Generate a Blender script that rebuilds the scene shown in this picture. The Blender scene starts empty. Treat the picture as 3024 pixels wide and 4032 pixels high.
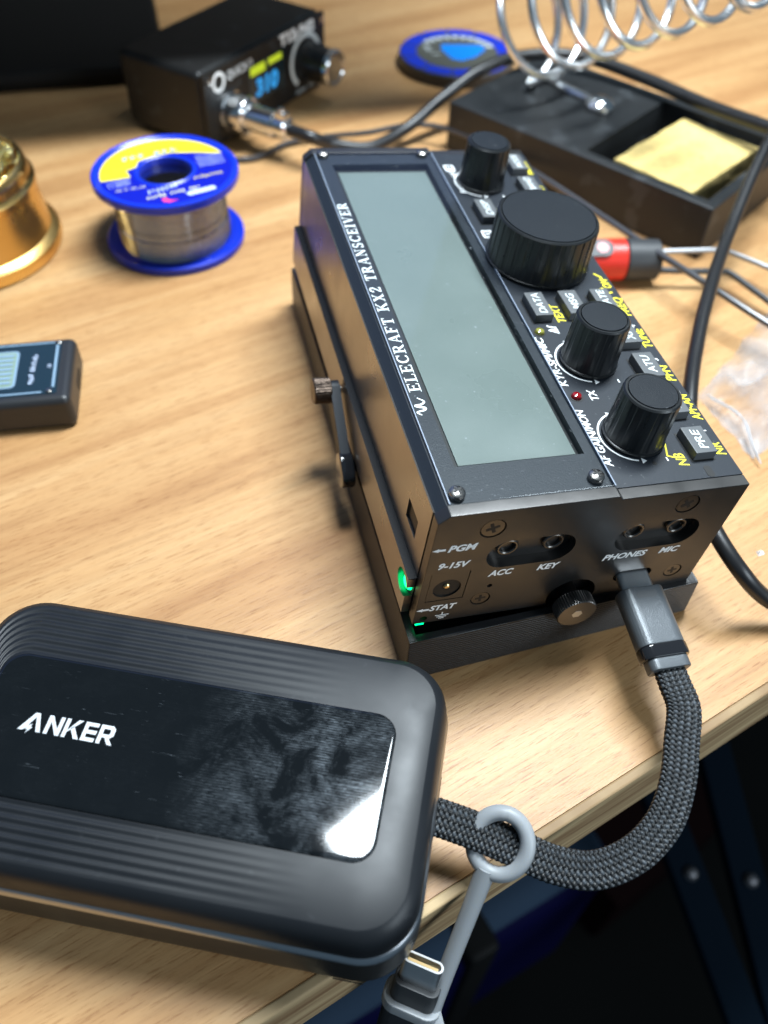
import bpy, bmesh, math, random
from mathutils import Vector, Matrix
random.seed(7)
K = 0.001                       # everything below is written in millimetres
sc = bpy.context.scene
R = math.radians

# ------------------------------------------------------------------ camera
cd = bpy.data.cameras.new('camera')
cam = bpy.data.objects.new('camera', cd); sc.collection.objects.link(cam)
ROT = Matrix(((0.970044, 0.170694, -0.172851), (-0.241857, 0.745341, -0.621266), (0.022787, 0.644461, 0.764297)))
cam.matrix_world = Matrix.Translation(Vector((-33.605, -99.565, 181.61)) * K) @ ROT.to_4x4()
cd.sensor_fit = 'HORIZONTAL'; cd.sensor_width = 36; cd.lens = 3320.4 / 3024 * 36
cd.clip_start = .01; cd.clip_end = 20
cd.dof.use_dof = True; cd.dof.focus_distance = .186; cd.dof.aperture_fstop = cd.lens / 2.7
sc.camera = cam
# ------------------------------------------------------------------ room light
w = bpy.data.worlds.new('World'); sc.world = w; w.use_nodes = True
w.node_tree.nodes['Background'].inputs[0].default_value = (.5, .76, 1, 1)
w.node_tree.nodes['Background'].inputs[1].default_value = .15
ld = bpy.data.lights.new('desk_lamp_light', 'AREA'); ld.shape = 'RECTANGLE'; ld.size = .34; ld.size_y = .105
ld.energy = 9.6; ld.color = (.84, .94, 1)
lo = bpy.data.objects.new('desk_lamp_light', ld); sc.collection.objects.link(lo)
lo.location = Vector((171, 179, 600)) * K; lo.rotation_euler = (0, 0, R(25.7))
l2 = bpy.data.lights.new('room_lamp_light', 'AREA'); l2.shape = 'RECTANGLE'; l2.size = .42; l2.size_y = .3; l2.energy = 3.4; l2.color = (.8, .92, 1)
lo2 = bpy.data.objects.new('room_lamp_light', l2); sc.collection.objects.link(lo2)
lo2.location = Vector((500, -520, 330)) * K; lo2.rotation_euler = (Vector((20, 20, 20)) * K - lo2.location).to_track_quat('-Z', 'Y').to_euler()
vs = sc.view_settings; vs.view_transform = 'Standard'; vs.look = 'None'; vs.exposure = .16; vs.gamma = 1
sc.cycles.use_denoising = True; sc.cycles.max_bounces = 8; sc.cycles.transparent_max_bounces = 12
sc.cycles.caustics_reflective = False; sc.cycles.caustics_refractive = False

# ------------------------------------------------------------------ helpers
def wn(o):
    w_ = o.modifiers.new('weighted_normal', 'WEIGHTED_NORMAL'); w_.keep_sharp = True; w_.weight = 80
class MB:
    def __init__(s): s.v = []; s.f = []
    def add(s, v, f, m=None):
        o = len(s.v)
        s.v += [tuple(m @ Vector(p)) if m else tuple(p) for p in v]
        s.f += [tuple(i + o for i in q) for q in f]
        return s
    def bm(s, b, m=None):
        b.verts.index_update()
        s.add([v.co.copy() for v in b.verts], [[v.index for v in f.verts] for f in b.faces], m); b.free(); return s
    def box(s, x0, y0, z0, x1, y1, z1, bev=0, m=None, seg=2):
        b = bmesh.new(); bmesh.ops.create_cube(b, size=1)
        for v in b.verts: v.co = Vector(((x0 + x1) / 2 + v.co.x * (x1 - x0), (y0 + y1) / 2 + v.co.y * (y1 - y0), (z0 + z1) / 2 + v.co.z * (z1 - z0)))
        if bev: bmesh.ops.bevel(b, geom=b.edges[:], offset=bev, segments=seg, profile=.5, affect='EDGES')
        return s.bm(b, m)
    def prism(s, poly, z0, z1, m=None, bev=0):
        b = bmesh.new(); vs_ = [b.verts.new((x, y, z0)) for x, y in poly]; f = b.faces.new(vs_)
        r = bmesh.ops.extrude_face_region(b, geom=[f])
        for e in r['geom']:
            if isinstance(e, bmesh.types.BMVert): e.co.z = z1
        bmesh.ops.recalc_face_normals(b, faces=b.faces[:])
        if bev: bmesh.ops.bevel(b, geom=b.edges[:], offset=bev, segments=2, profile=.5, affect='EDGES')
        return s.bm(b, m)
    def lathe(s, prof, n=40, m=None, rad=None):
        v = []; f = []; k = len(prof)
        for i in range(n):
            a = 2 * math.pi * i / n
            for j, (r, z) in enumerate(prof):
                q = rad(r, z, a) if rad else r
                v.append((q * math.cos(a), q * math.sin(a), z))
        for i in range(n):
            for j in range(k - 1):
                f.append((i * k + j, ((i + 1) % n) * k + j, ((i + 1) % n) * k + j + 1, i * k + j + 1))
        if prof[0][0] > 1e-6: f.append(tuple(i * k for i in reversed(range(n))))
        if prof[-1][0] > 1e-6: f.append(tuple(i * k + k - 1 for i in range(n)))
        return s.add(v, f, m)
    def ring(s, prof, n=48, m=None):          # closed profile lathed
        v = []; f = []; k = len(prof)
        for i in range(n):
            a = 2 * math.pi * i / n
            v += [(r * math.cos(a), r * math.sin(a), z) for r, z in prof]
        for i in range(n):
            for j in range(k):
                f.append((i * k + j, ((i + 1) % n) * k + j, ((i + 1) % n) * k + (j + 1) % k, i * k + (j + 1) % k))
        return s.add(v, f, m)
    def tube(s, pts, r, n=12, closed=False, m=None):
        P = [Vector(p) for p in pts]; N = len(P); v = []; f = []
        up = None
        for i, p in enumerate(P):
            if closed: t = P[(i + 1) % N] - P[i - 1]
            else: t = P[min(i + 1, N - 1)] - P[max(i - 1, 0)]
            t.normalize()
            if up is None:
                up = Vector((0, 0, 1)) if abs(t.z) < .9 else Vector((1, 0, 0))
            up = (up - t * up.dot(t)).normalized(); sd = t.cross(up)
            rr = r(i / (N - 1)) if callable(r) else r
            v += [p + up * rr * math.cos(2 * math.pi * k / n) + sd * rr * math.sin(2 * math.pi * k / n) for k in range(n)]
        for i in range(N if closed else N - 1):
            j = (i + 1) % N
            f += [(i * n + k, i * n + (k + 1) % n, j * n + (k + 1) % n, j * n + k) for k in range(n)]
        if not closed: f += [tuple(range(n))[::-1], tuple((N - 1) * n + k for k in range(n))]
        return s.add(v, f, m)
    def mesh(s, name, ang=32):
        me = bpy.data.meshes.new(name); me.from_pydata([tuple(c * K for c in p) for p in s.v], [], s.f)
        b = bmesh.new(); b.from_mesh(me); bmesh.ops.recalc_face_normals(b, faces=b.faces[:]); b.to_mesh(me); b.free()
        if ang:
            me.shade_smooth(); me.set_sharp_from_angle(angle=R(ang))
        return me
    def build(s, name, mat, parent=None, ang=32):
        o = bpy.data.objects.new(name, s.mesh(name, ang)); sc.collection.objects.link(o)
        if mat: o.data.materials.append(mat)
        o.parent = parent
        if ang: wn(o)
        return o
def tag(o, label, cat, group=None):
    o['label'] = label; o['category'] = cat
    if group: o['group'] = group
    return o
def thing(name, label, cat, loc=(0, 0, 0), rotz=0, mat=None):
    o = bpy.data.objects.new(name, None); o.empty_display_size = .01; sc.collection.objects.link(o)
    if mat: o.matrix_world = mat
    else: o.location = Vector(loc) * K; o.rotation_euler = (0, 0, rotz)
    return tag(o, label, cat)
def cut(o, cutters):
    tmp = []; o.modifiers.clear()
    for c in cutters:
        t = bpy.data.objects.new('tmp', c.mesh('tmp', 0)); sc.collection.objects.link(t); t.parent = o.parent; tmp.append(t)
        md = o.modifiers.new('b', 'BOOLEAN'); md.object = t; md.operation = 'DIFFERENCE'; md.solver = 'EXACT'
    dg = bpy.context.evaluated_depsgraph_get(); dg.update()
    me = bpy.data.meshes.new_from_object(o.evaluated_get(dg)); o.modifiers.clear(); old = o.data; o.data = me
    for t in tmp: bpy.data.objects.remove(t)
    me.shade_smooth(); me.set_sharp_from_angle(angle=R(30)); wn(o)
    return o
def spline(pts, n=12):
    P = [Vector(p) for p in pts]; out = []
    for i in range(len(P) - 1):
        a = P[i - 1] if i else P[0] * 2 - P[1]; b, c = P[i], P[i + 1]; d = P[i + 2] if i + 2 < len(P) else c * 2 - b
        for k in range(n):
            t = k / n
            out.append(.5 * ((2 * b) + (c - a) * t + (2 * a - 5 * b + 4 * c - d) * t * t + (3 * b - a - 3 * c + d) * t ** 3))
    return out + [P[-1]]
def rrect(x0, y0, x1, y1, r, n=6):
    out = []
    for cx, cy, a0 in ((x1 - r, y1 - r, 0), (x0 + r, y1 - r, 90), (x0 + r, y0 + r, 180), (x1 - r, y0 + r, 270)):
        out += [(cx + r * math.cos(R(a0 + 90 * k / n)), cy + r * math.sin(R(a0 + 90 * k / n))) for k in range(n + 1)]
    return out
def circ(cx, cy, r, n=24): return [(cx + r * math.cos(2 * math.pi * i / n), cy + r * math.sin(2 * math.pi * i / n)) for i in range(n)]
def frame(o, x, y, z=None):            # matrix from origin + axes
    x = Vector(x).normalized(); y = Vector(y); y = (y - x * y.dot(x)).normalized(); z = x.cross(y)
    m = Matrix((x, y, z)).transposed().to_4x4(); m.translation = Vector(o); return m
XZ = frame((0, 0, 0), (1, 0, 0), (0, 0, 1))       # maps (x, z, depth) : depth -> -y
YZ = frame((0, 0, 0), (0, 1, 0), (0, 0, 1))       # maps (y, z, depth) : depth -> +x

_cap = {}
def text_mesh(s, bold=0, shear=0, spacing=1, res=3):
    c = bpy.data.curves.new('txt', 'FONT'); c.body = s; c.size = 1; c.offset = bold; c.shear = shear; c.space_character = spacing; c.resolution_u = res
    o = bpy.data.objects.new('txt', c); sc.collection.objects.link(o)
    dg = bpy.context.evaluated_depsgraph_get(); dg.update()
    me = bpy.data.meshes.new_from_object(o.evaluated_get(dg))
    bpy.data.objects.remove(o); bpy.data.curves.remove(c)
    v = [tuple(p.co) for p in me.vertices]; f = [tuple(p.vertices) for p in me.polygons]; bpy.data.meshes.remove(me)
    return v, f
def cap():
    if 'h' not in _cap:
        v, f = text_mesh('H'); _cap['h'] = max(p[1] for p in v)
    return _cap['h']
def lettering(s, h, m, mat, parent, bold=.012, shear=0, width=None, align='L', spacing=1, name='lettering', eps=.05):
    """flat print: cap height h, baseline start at the matrix origin"""
    v, f = text_mesh(s, bold, shear, spacing)
    if not v: return
    while bold > .001 and (max(p[1] for p in v) > .95 or min(p[1] for p in v) < -.4): bold *= .6; v, f = text_mesh(s, bold, shear, spacing)
    k = h / cap(); x0 = min(p[0] for p in v); x1 = max(p[0] for p in v)
    kx = width / (x1 - x0) if width else k
    sh = {'L': 0, 'C': -(x1 - x0) / 2, 'R': -(x1 - x0)}[align]
    b = MB(); b.add([((p[0] - x0 + sh) * kx, p[1] * k, eps) for p in v], f, m)
    return b.build(name, mat, parent, 0)

def fine_print(h, m, mat, parent, width, n, name='fine_print', eps=.05, slant=.2):
    """a line of print too small to read: short strokes with gaps"""
    b = MB(); x = 0; rr = random.Random(int(width * 97 + n)); step = width / n
    for k in range(n):
        if rr.random() < .14: continue
        x = k * step; a, e = rr.choice(((0, 1), (0, .7), (0, .72), (-.25, .7), (.0, .68))); wd = step * rr.uniform(.32, .5)
        b.add([(x + slant * a * h, a * h, eps), (x + wd + slant * a * h, a * h, eps), (x + wd + slant * e * h, e * h, eps), (x + slant * e * h, e * h, eps)], [(0, 1, 2, 3)], m)
        if rr.random() < .6:
            y = rr.choice((.02, .3, .55)) * h
            b.add([(x + wd, y, eps), (x + step * .8, y, eps), (x + step * .8, y + .2 * h, eps), (x + wd, y + .2 * h, eps)], [(0, 1, 2, 3)], m)
    return b.build(name, mat, parent, 0)

# serif capitals drawn by strokes: (x0,y0,x1,y1,width)
TH, TN = .2, .085
def sv(x, y0=0, y1=1, w=TH, s=.13): return [(x, y0, x, y1, w), (x - s - w / 2, y1 - .03, x + s + w / 2, y1 - .03, .06), (x - s - w / 2, y0 + .03, x + s + w / 2, y0 + .03, .06)]
def arc(cx, cy, rx, ry, a0, a1, w0, w1, n=12):
    o = []
    for i in range(n):
        a, b = R(a0 + (a1 - a0) * i / n), R(a0 + (a1 - a0) * (i + 1) / n); m = (a + b) / 2
        w = w0 + (w1 - w0) * abs(math.cos(m))
        o.append((cx + rx * math.cos(a), cy + ry * math.sin(a), cx + rx * math.cos(b), cy + ry * math.sin(b), w))
    return o
SER = {
 'E': (.78, sv(.2) + [(.2, .955, .7, .955, TN), (.2, .045, .72, .045, TN), (.2, .52, .52, .52, TN), (.69, 1, .69, .75, .07), (.71, 0, .71, .27, .07), (.52, .4, .52, .64, .07)]),
 'F': (.74, sv(.2) + [(.2, .955, .68, .955, TN), (.2, .5, .5, .5, TN), (.67, 1, .67, .73, .07), (.5, .38, .5, .62, .07)]),
 'L': (.74, sv(.2) + [(.2, .045, .7, .045, TN), (.69, 0, .69, .3, .07)]),
 'C': (.86, arc(.47, .5, .36, .46, 48, 318, .07, .21, 18) + [(.74, .66, .74, 1, .07)]),
 'R': (.88, sv(.2) + [(.2, .955, .45, .955, TN), (.2, .5, .45, .5, TN)] + arc(.43, .73, .22, .225, 90, -90, .07, .19, 10) + [(.42, .5, .74, .05, .19), (.66, .03, .88, .03, .06)]),
 'A': (.92, [(.44, 1, .16, .03, .08), (.46, 1, .76, .03, .2), (.25, .34, .64, .34, .07), (.03, .03, .3, .03, .06), (.6, .03, .92, .03, .06)]),
 'T': (.82, sv(.4) + [(.08, .955, .72, .955, TN), (.09, 1, .09, .74, .07), (.71, 1, .71, .74, .07)]),
 'K': (.94, sv(.2) + [(.28, .42, .74, .97, .09), (.42, .56, .78, .05, .2), (.62, .97, .88, .97, .06), (.62, .03, .94, .03, .06)]),
 'X': (.92, [(.18, .97, .7, .03, .2), (.7, .97, .18, .03, .09), (.03, .97, .36, .97, .06), (.56, .97, .84, .97, .06), (.03, .03, .32, .03, .06), (.54, .03, .9, .03, .06)]),
 '2': (.66, arc(.32, .72, .21, .25, 190, -20, .09, .19, 12) + [(.5, .63, .12, .1, .12), (.08, .06, .58, .06, .13), (.57, 0, .57, .22, .06)]),
 'N': (.96, [(.2, 0, .2, 1, .075), (.76, 0, .76, 1, .075), (.17, 1, .76, .03, .2), (.05, .97, .3, .97, .06), (.05, .03, .36, .03, .06), (.6, .97, .92, .97, .06)]),
 'S': (.68, arc(.33, .74, .2, .22, 30, 270, .08, .17, 12) + arc(.33, .27, .23, .24, 90, -150, .08, .19, 12) + [(.53, .7, .53, .98, .06), (.1, .02, .1, .32, .06)]),
 'I': (.46, sv(.22)), 'V': (.92, [(.16, 1, .46, .02, .2), (.76, 1, .48, .02, .08), (.02, .97, .32, .97, .06), (.62, .97, .92, .97, .06)]), ' ': (.42, [])}
def serif(s, h, m, mat, parent, width):
    tot = sum(SER[c][0] + .13 for c in s); b = MB(); x = 0; kx = width / tot; n = 0
    for c in s:
        wd, st = SER[c]
        for (x0, y0, x1, y1, wdt) in st:
            a = Vector(((x + x0) * kx, y0 * h)); e = Vector(((x + x1) * kx, y1 * h)); d = (e - a)
            if d.length < 1e-6: continue
            nn = Vector((-d.y, d.x)).normalized() * wdt * h / 2; z = .04 + (n % 7) * .004; n += 1
            b.add([(a.x - nn.x, a.y - nn.y, z), (e.x - nn.x, e.y - nn.y, z), (e.x + nn.x, e.y + nn.y, z), (a.x + nn.x, a.y + nn.y, z)], [(0, 1, 2, 3)], m)
        x += wd + .13
    return b.build('lettering', mat, parent, 0)

# ------------------------------------------------------------------ materials
def mat(name, col, rough=.5, metal=0, spec=.5, coat=0, bump=None, var=None, alpha=None, emit=None, rvar=None, dust=None, aniso=None, trans=0, sub=0):
    """bump=(scale,strength,dist_mm,detail) in mm; var=(scale,amount); dust=(scale,threshold,colour)"""
    m = bpy.data.materials.new(name); m.use_nodes = True; nt = m.node_tree; p = nt.nodes['Principled BSDF']; L = nt.links.new
    c4 = (*col, 1)
    p.inputs['Base Color'].default_value = c4; p.inputs['Roughness'].default_value = rough; p.inputs['Metallic'].default_value = metal
    p.inputs['Specular IOR Level'].default_value = spec; p.inputs['Coat Weight'].default_value = coat; p.inputs['Coat Roughness'].default_value = .05
    p.inputs['Transmission Weight'].default_value = trans
    if sub: p.inputs['Subsurface Weight'].default_value = sub; p.inputs['Subsurface Radius'].default_value = (.003, .002, .001)
    if emit: p.inputs['Emission Color'].default_value = (*emit[0], 1); p.inputs['Emission Strength'].default_value = emit[1]
    tc = nt.nodes.new('ShaderNodeTexCoord'); mp = nt.nodes.new('ShaderNodeMapping'); mp.inputs['Scale'].default_value = (1000,) * 3
    L(tc.outputs['Object'], mp.inputs[0])
    def noise(scale, detail=3, src=None):
        n = nt.nodes.new('ShaderNodeTexNoise'); n.inputs['Scale'].default_value = scale; n.inputs['Detail'].default_value = detail
        L((src or mp).outputs[0], n.inputs['Vector']); return n
    colout = None
    if var:
        n = noise(var[0], 4); mx = nt.nodes.new('ShaderNodeMix'); mx.data_type = 'RGBA'
        mx.inputs[6].default_value = (*[c * (1 - var[1]) for c in col], 1); mx.inputs[7].default_value = (*[min(1, c * (1 + var[1])) for c in col], 1)
        L(n.outputs[0], mx.inputs[0]); colout = mx.outputs[2]
    if dust:
        n = noise(dust[0], 2); rp = nt.nodes.new('ShaderNodeValToRGB'); rp.color_ramp.elements[0].position = dust[1]; rp.color_ramp.elements[1].position = dust[1] + .07
        L(n.outputs[0], rp.inputs[0]); mx = nt.nodes.new('ShaderNodeMix'); mx.data_type = 'RGBA'
        mx.inputs[6].default_value = c4; mx.inputs[7].default_value = (*dust[2], 1); L(rp.outputs[0], mx.inputs[0])
        if colout: L(colout, mx.inputs[6])
        colout = mx.outputs[2]
    if colout: L(colout, p.inputs['Base Color'])
    if rvar:
        n = noise(rvar[0], 5); mr = nt.nodes.new('ShaderNodeMapRange'); mr.inputs[1].default_value = .3; mr.inputs[2].default_value = .7
        mr.inputs[3].default_value = rvar[1]; mr.inputs[4].default_value = rvar[2]; L(n.outputs[0], mr.inputs[0]); L(mr.outputs[0], p.inputs['Roughness'])
    if bump:
        n = noise(bump[0], bump[3] if len(bump) > 3 else 2); b = nt.nodes.new('ShaderNodeBump'); b.inputs['Strength'].default_value = bump[1]; b.inputs['Distance'].default_value = bump[2] * K
        L(n.outputs[0], b.inputs['Height']); L(b.outputs[0], p.inputs['Normal'])
    return m
M = {}
M['panel'] = mat('panel_black_textured', (.0105, .0145, .021), .5, spec=.4, bump=(3.2, .35, .12), dust=(.9, .69, (.05, .055, .06)))
M['anod'] = mat('anodised_black', (.085, .082, .08), .36, metal=.85, bump=(7, .15, .05), rvar=(.12, .28, .40))
M['cover'] = mat('case_black_satin', (.30, .28, .26), .34, metal=.9, bump=(6, .12, .04), rvar=(.1, .26, .36))
M['edge'] = mat('case_edge_black', (.01, .01, .011), .55, bump=(3, .4, .1))
M['dark'] = mat('cavity_black', (.004, .004, .004), .6)
M['knob'] = mat('knob_black_gloss', (.008, .009, .010), .3, spec=.5, rvar=(.3, .26, .36))
M['knobtop'] = mat('knob_cap_black', (.006, .0085, .012), .5, spec=.22, bump=(4.5, .5, .15), dust=(.7, .7, (.05, .055, .06)))
M['button'] = mat('rubber_grey', (.085, .09, .095), .5, bump=(4, .2, .06))
M['white'] = mat('print_white', (.88, .9, .9), .5)
M['yellow'] = mat('print_yellow', (.82, .70, .03), .5)
M['btext'] = mat('print_pale', (.62, .66, .66), .5)
M['screwm'] = mat('screw_black_zinc', (.36, .34, .32), .25, metal=1, bump=(2.5, .2, .05))
M['screwd'] = mat('screw_dark', (.12, .113, .107), .3, metal=.95)
M['lcd'] = mat('lcd_grey_green', (.145, .175, .162), .34, spec=.5, bump=(9, .2, .03), dust=(1.9, .735, (.42, .46, .46)), rvar=(.04, .24, .42))
M['ledr'] = mat('led_red', (.22, .004, .006), .12, coat=1, emit=((.5, 0, .01), .02))
M['ledy'] = mat('led_olive', (.25, .24, .04), .15, coat=1)
M['ledg'] = mat('led_green_lit', (.0, .4, .12), .25, emit=((.0, 1, .25), 3.))
M['tray'] = mat('printed_plastic_black', (.012, .012, .013), .36, spec=.55)
M['bank'] = mat('bank_graphite', (.0105, .012, .0145), .42, metal=.0, spec=.3, bump=(8, .1, .03), dust=(.28, .68, (.02, .022, .025)), rvar=(.09, .36, .48))
M['bankside'] = mat('bank_side', (.03, .03, .03), .34, metal=.3, bump=(8, .1, .03))
M['logo'] = mat('logo_silver', (.72, .74, .76), .35, metal=.3, bump=(6, .2, .05))
M['plug'] = mat('plug_grey', (.10, .11, .12), .36, spec=.6, metal=.3, bump=(5.5, .5, .1))
M['plugring'] = mat('plug_ring_gloss_black', (.012, .012, .014), .06, coat=1)
M['steel'] = mat('plug_shell_steel', (.66, .67, .68), .34, metal=1)
M['gold'] = mat('contact_gold', (.85, .62, .3), .3, metal=1)
M['silic'] = mat('silicone_grey', (.29, .305, .32), .42, spec=.4, sub=.15, dust=(.8, .74, (.33, .34, .35)))
M['bluep'] = mat('plastic_royal_blue', (.005, .03, .52), .3, spec=.5)
M['blued'] = mat('label_blue', (.0, .006, .33), .35)
M['yel'] = mat('label_yellow', (.86, .72, .02), .4)
M['cyan'] = mat('label_cyan', (.02, .22, .6), .4)
M['orange'] = mat('label_orange', (.85, .28, .03), .4)
M['pink'] = mat('label_pink', (.8, .06, .22), .4)
M['lwhite'] = mat('label_white', (.55, .62, .78), .4)
M['lcream'] = mat('label_cream', (.72, .7, .35), .4)
M['solder'] = mat('solder_tin', (.55, .54, .53), .13, metal=1)
M['brass'] = mat('brass_gold', (.78, .50, .17), .28, metal=1, rvar=(.05, .22, .34))
M['wool'] = mat('brass_wool', (.7, .62, .3), .25, metal=1)
M['meter'] = mat('meter_black', (.018, .019, .021), .4, bump=(5, .2, .06))
M['meterp'] = mat('meter_panel_dark', (.008, .022, .03), .18, coat=.5)
M['mline'] = mat('meter_print_grey', (.22, .32, .42), .4)
M['mgreen'] = mat('meter_bars_green', (.22, .30, .22), .4)
M['stn'] = mat('station_black', (.008, .008, .008), .45, spec=.35, bump=(4, .3, .08), dust=(.12, .62, (.02, .023, .025)))
M['chrome'] = mat('nickel', (.72, .73, .74), .17, metal=1)
M['cable'] = mat('cable_black', (.011, .011, .012), .36, bump=(3, .1, .05))
M['stand'] = mat('stand_black', (.011, .012, .013), .5, var=(.06, .4), dust=(.09, .58, (.032, .035, .038)), bump=(2, .3, .1))
M['sponge'] = mat('sponge_cellulose', (.80, .59, .22), .9, var=(.25, .2), dust=(.45, .66, (.55, .36, .12)), bump=(1.1, 1, .7, 6))
M['red'] = mat('handle_red', (.62, .028, .015), .35)
M['redd'] = mat('handle_red_dark', (.32, .002, .004), .3)
M['rubber'] = mat('rubber_dark', (.03, .032, .035), .5)
M['wick'] = mat('wick_card_dark', (.085, .085, .07), .4)
M['sky_blue'] = mat('label_azure', (.0, .22, .78), .4)
M['screen'] = mat('monitor_screen_lit', (.01, .01, .012), .3, emit=((.22, .36, .8), .55))
M['mon'] = mat('monitor_black', (.006, .006, .006), .6, spec=.2)
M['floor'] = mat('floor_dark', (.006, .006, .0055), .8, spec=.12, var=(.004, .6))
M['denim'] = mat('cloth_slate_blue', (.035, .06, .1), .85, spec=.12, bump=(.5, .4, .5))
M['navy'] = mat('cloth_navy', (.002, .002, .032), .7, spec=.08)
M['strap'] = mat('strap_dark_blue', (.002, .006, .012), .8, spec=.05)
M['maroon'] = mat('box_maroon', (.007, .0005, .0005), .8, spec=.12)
M['scrap'] = mat('solder_scrap', (.7, .72, .75), .4, metal=.3)
M['oledy'] = mat('display_lime_lit', (.02, .02, .0), .4, emit=((.62, .78, .03), .75))
M['oledb'] = mat('display_blue_lit', (.0, .01, .02), .4, emit=((.03, .36, .85), .85))

def wood(name, edge=False):
    m = bpy.data.materials.new(name); m.use_nodes = True; nt = m.node_tree; p = nt.nodes['Principled BSDF']; L = nt.links.new
    tc = nt.nodes.new('ShaderNodeTexCoord')
    def mapped(sx, sy, sz):
        mp = nt.nodes.new('ShaderNodeMapping'); mp.inputs['Scale'].default_value = (sx, sy, sz); mp.inputs['Rotation'].default_value = (0, 0, 0)
        L(tc.outputs['Object'], mp.inputs[0]); return mp
    def noise(mp, sc_, det, rough=.55, dist=0):
        n = nt.nodes.new('ShaderNodeTexNoise'); n.inputs['Scale'].default_value = sc_; n.inputs['Detail'].default_value = det; n.inputs['Roughness'].default_value = rough; n.inputs['Distortion'].default_value = dist
        L(mp.outputs[0], n.inputs['Vector']); return n
    def ramp(n, stops):
        r = nt.nodes.new('ShaderNodeValToRGB'); e = r.color_ramp.elements
        while len(e) < len(stops): e.new(.5)
        for q, (ps, c) in zip(e, stops): q.position = ps; q.color = (*c, 1)
        L(n.outputs[0], r.inputs[0]); return r
    A = noise(mapped(4.5, 62, 62), 1, 3, .55, .8)                     # broad figure
    B = noise(mapped(17, 620, 620), 1, 7, .7, .3)                  # fine grain
    P_ = noise(mapped(150, 2400, 2400), 1, 4, .65, .1)                # pores
    base = ramp(A, ((.28, (.40, .203, .080)), (.5, (.52, .295, .127)), (.72, (.60, .372, .178))))
    fine = ramp(B, ((.3, (.80, .76, .72)), (.52, (.97, .96, .95)), (.7, (1.05, 1.05, 1.04))))
    pore = ramp(P_, ((.36, (.66, .56, .47)), (.45, (1, 1, 1))))
    def mul(a, b):
        x = nt.nodes.new('ShaderNodeMix'); x.data_type = 'RGBA'; x.blend_type = 'MULTIPLY'; x.inputs[0].default_value = 1
        L(a, x.inputs[6]); L(b, x.inputs[7]); return x.outputs[2]
    c = mul(mul(base.outputs[0], fine.outputs[0]), pore.outputs[0]); L(c, p.inputs['Base Color'])
    p.inputs['Roughness'].default_value = .42; p.inputs['Specular IOR Level'].default_value = .4
    add = nt.nodes.new('ShaderNodeMath'); add.operation = 'ADD'; L(P_.outputs[0], add.inputs[0]); L(B.outputs[0], add.inputs[1])
    b = nt.nodes.new('ShaderNodeBump'); b.inputs['Strength'].default_value = .35; b.inputs['Distance'].default_value = .0002; L(add.outputs[0], b.inputs['Height']); L(b.outputs[0], p.inputs['Normal'])
    return m
M['wood'] = wood('wood_laminate')
def edgeband():
    m = mat('wood_edge_band', (.36, .235, .12), .58, spec=.25); nt = m.node_tree; p = nt.nodes['Principled BSDF']; L = nt.links.new
    tc = nt.nodes['Texture Coordinate']; mp = nt.nodes.new('ShaderNodeMapping'); mp.inputs['Scale'].default_value = (14, 14, 260); L(tc.outputs['Object'], mp.inputs[0])
    n = nt.nodes.new('ShaderNodeTexNoise'); n.inputs['Scale'].default_value = 1; n.inputs['Detail'].default_value = 5; n.inputs['Distortion'].default_value = 1; L(mp.outputs[0], n.inputs['Vector'])
    r = nt.nodes.new('ShaderNodeValToRGB'); r.color_ramp.elements[0].position = .35; r.color_ramp.elements[0].color = (.22, .13, .065, 1); r.color_ramp.elements[1].position = .65; r.color_ramp.elements[1].color = (.52, .38, .21, 1)
    L(n.outputs[0], r.inputs[0]); L(r.outputs[0], p.inputs['Base Color']); return m
M['band'] = edgeband()
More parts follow.
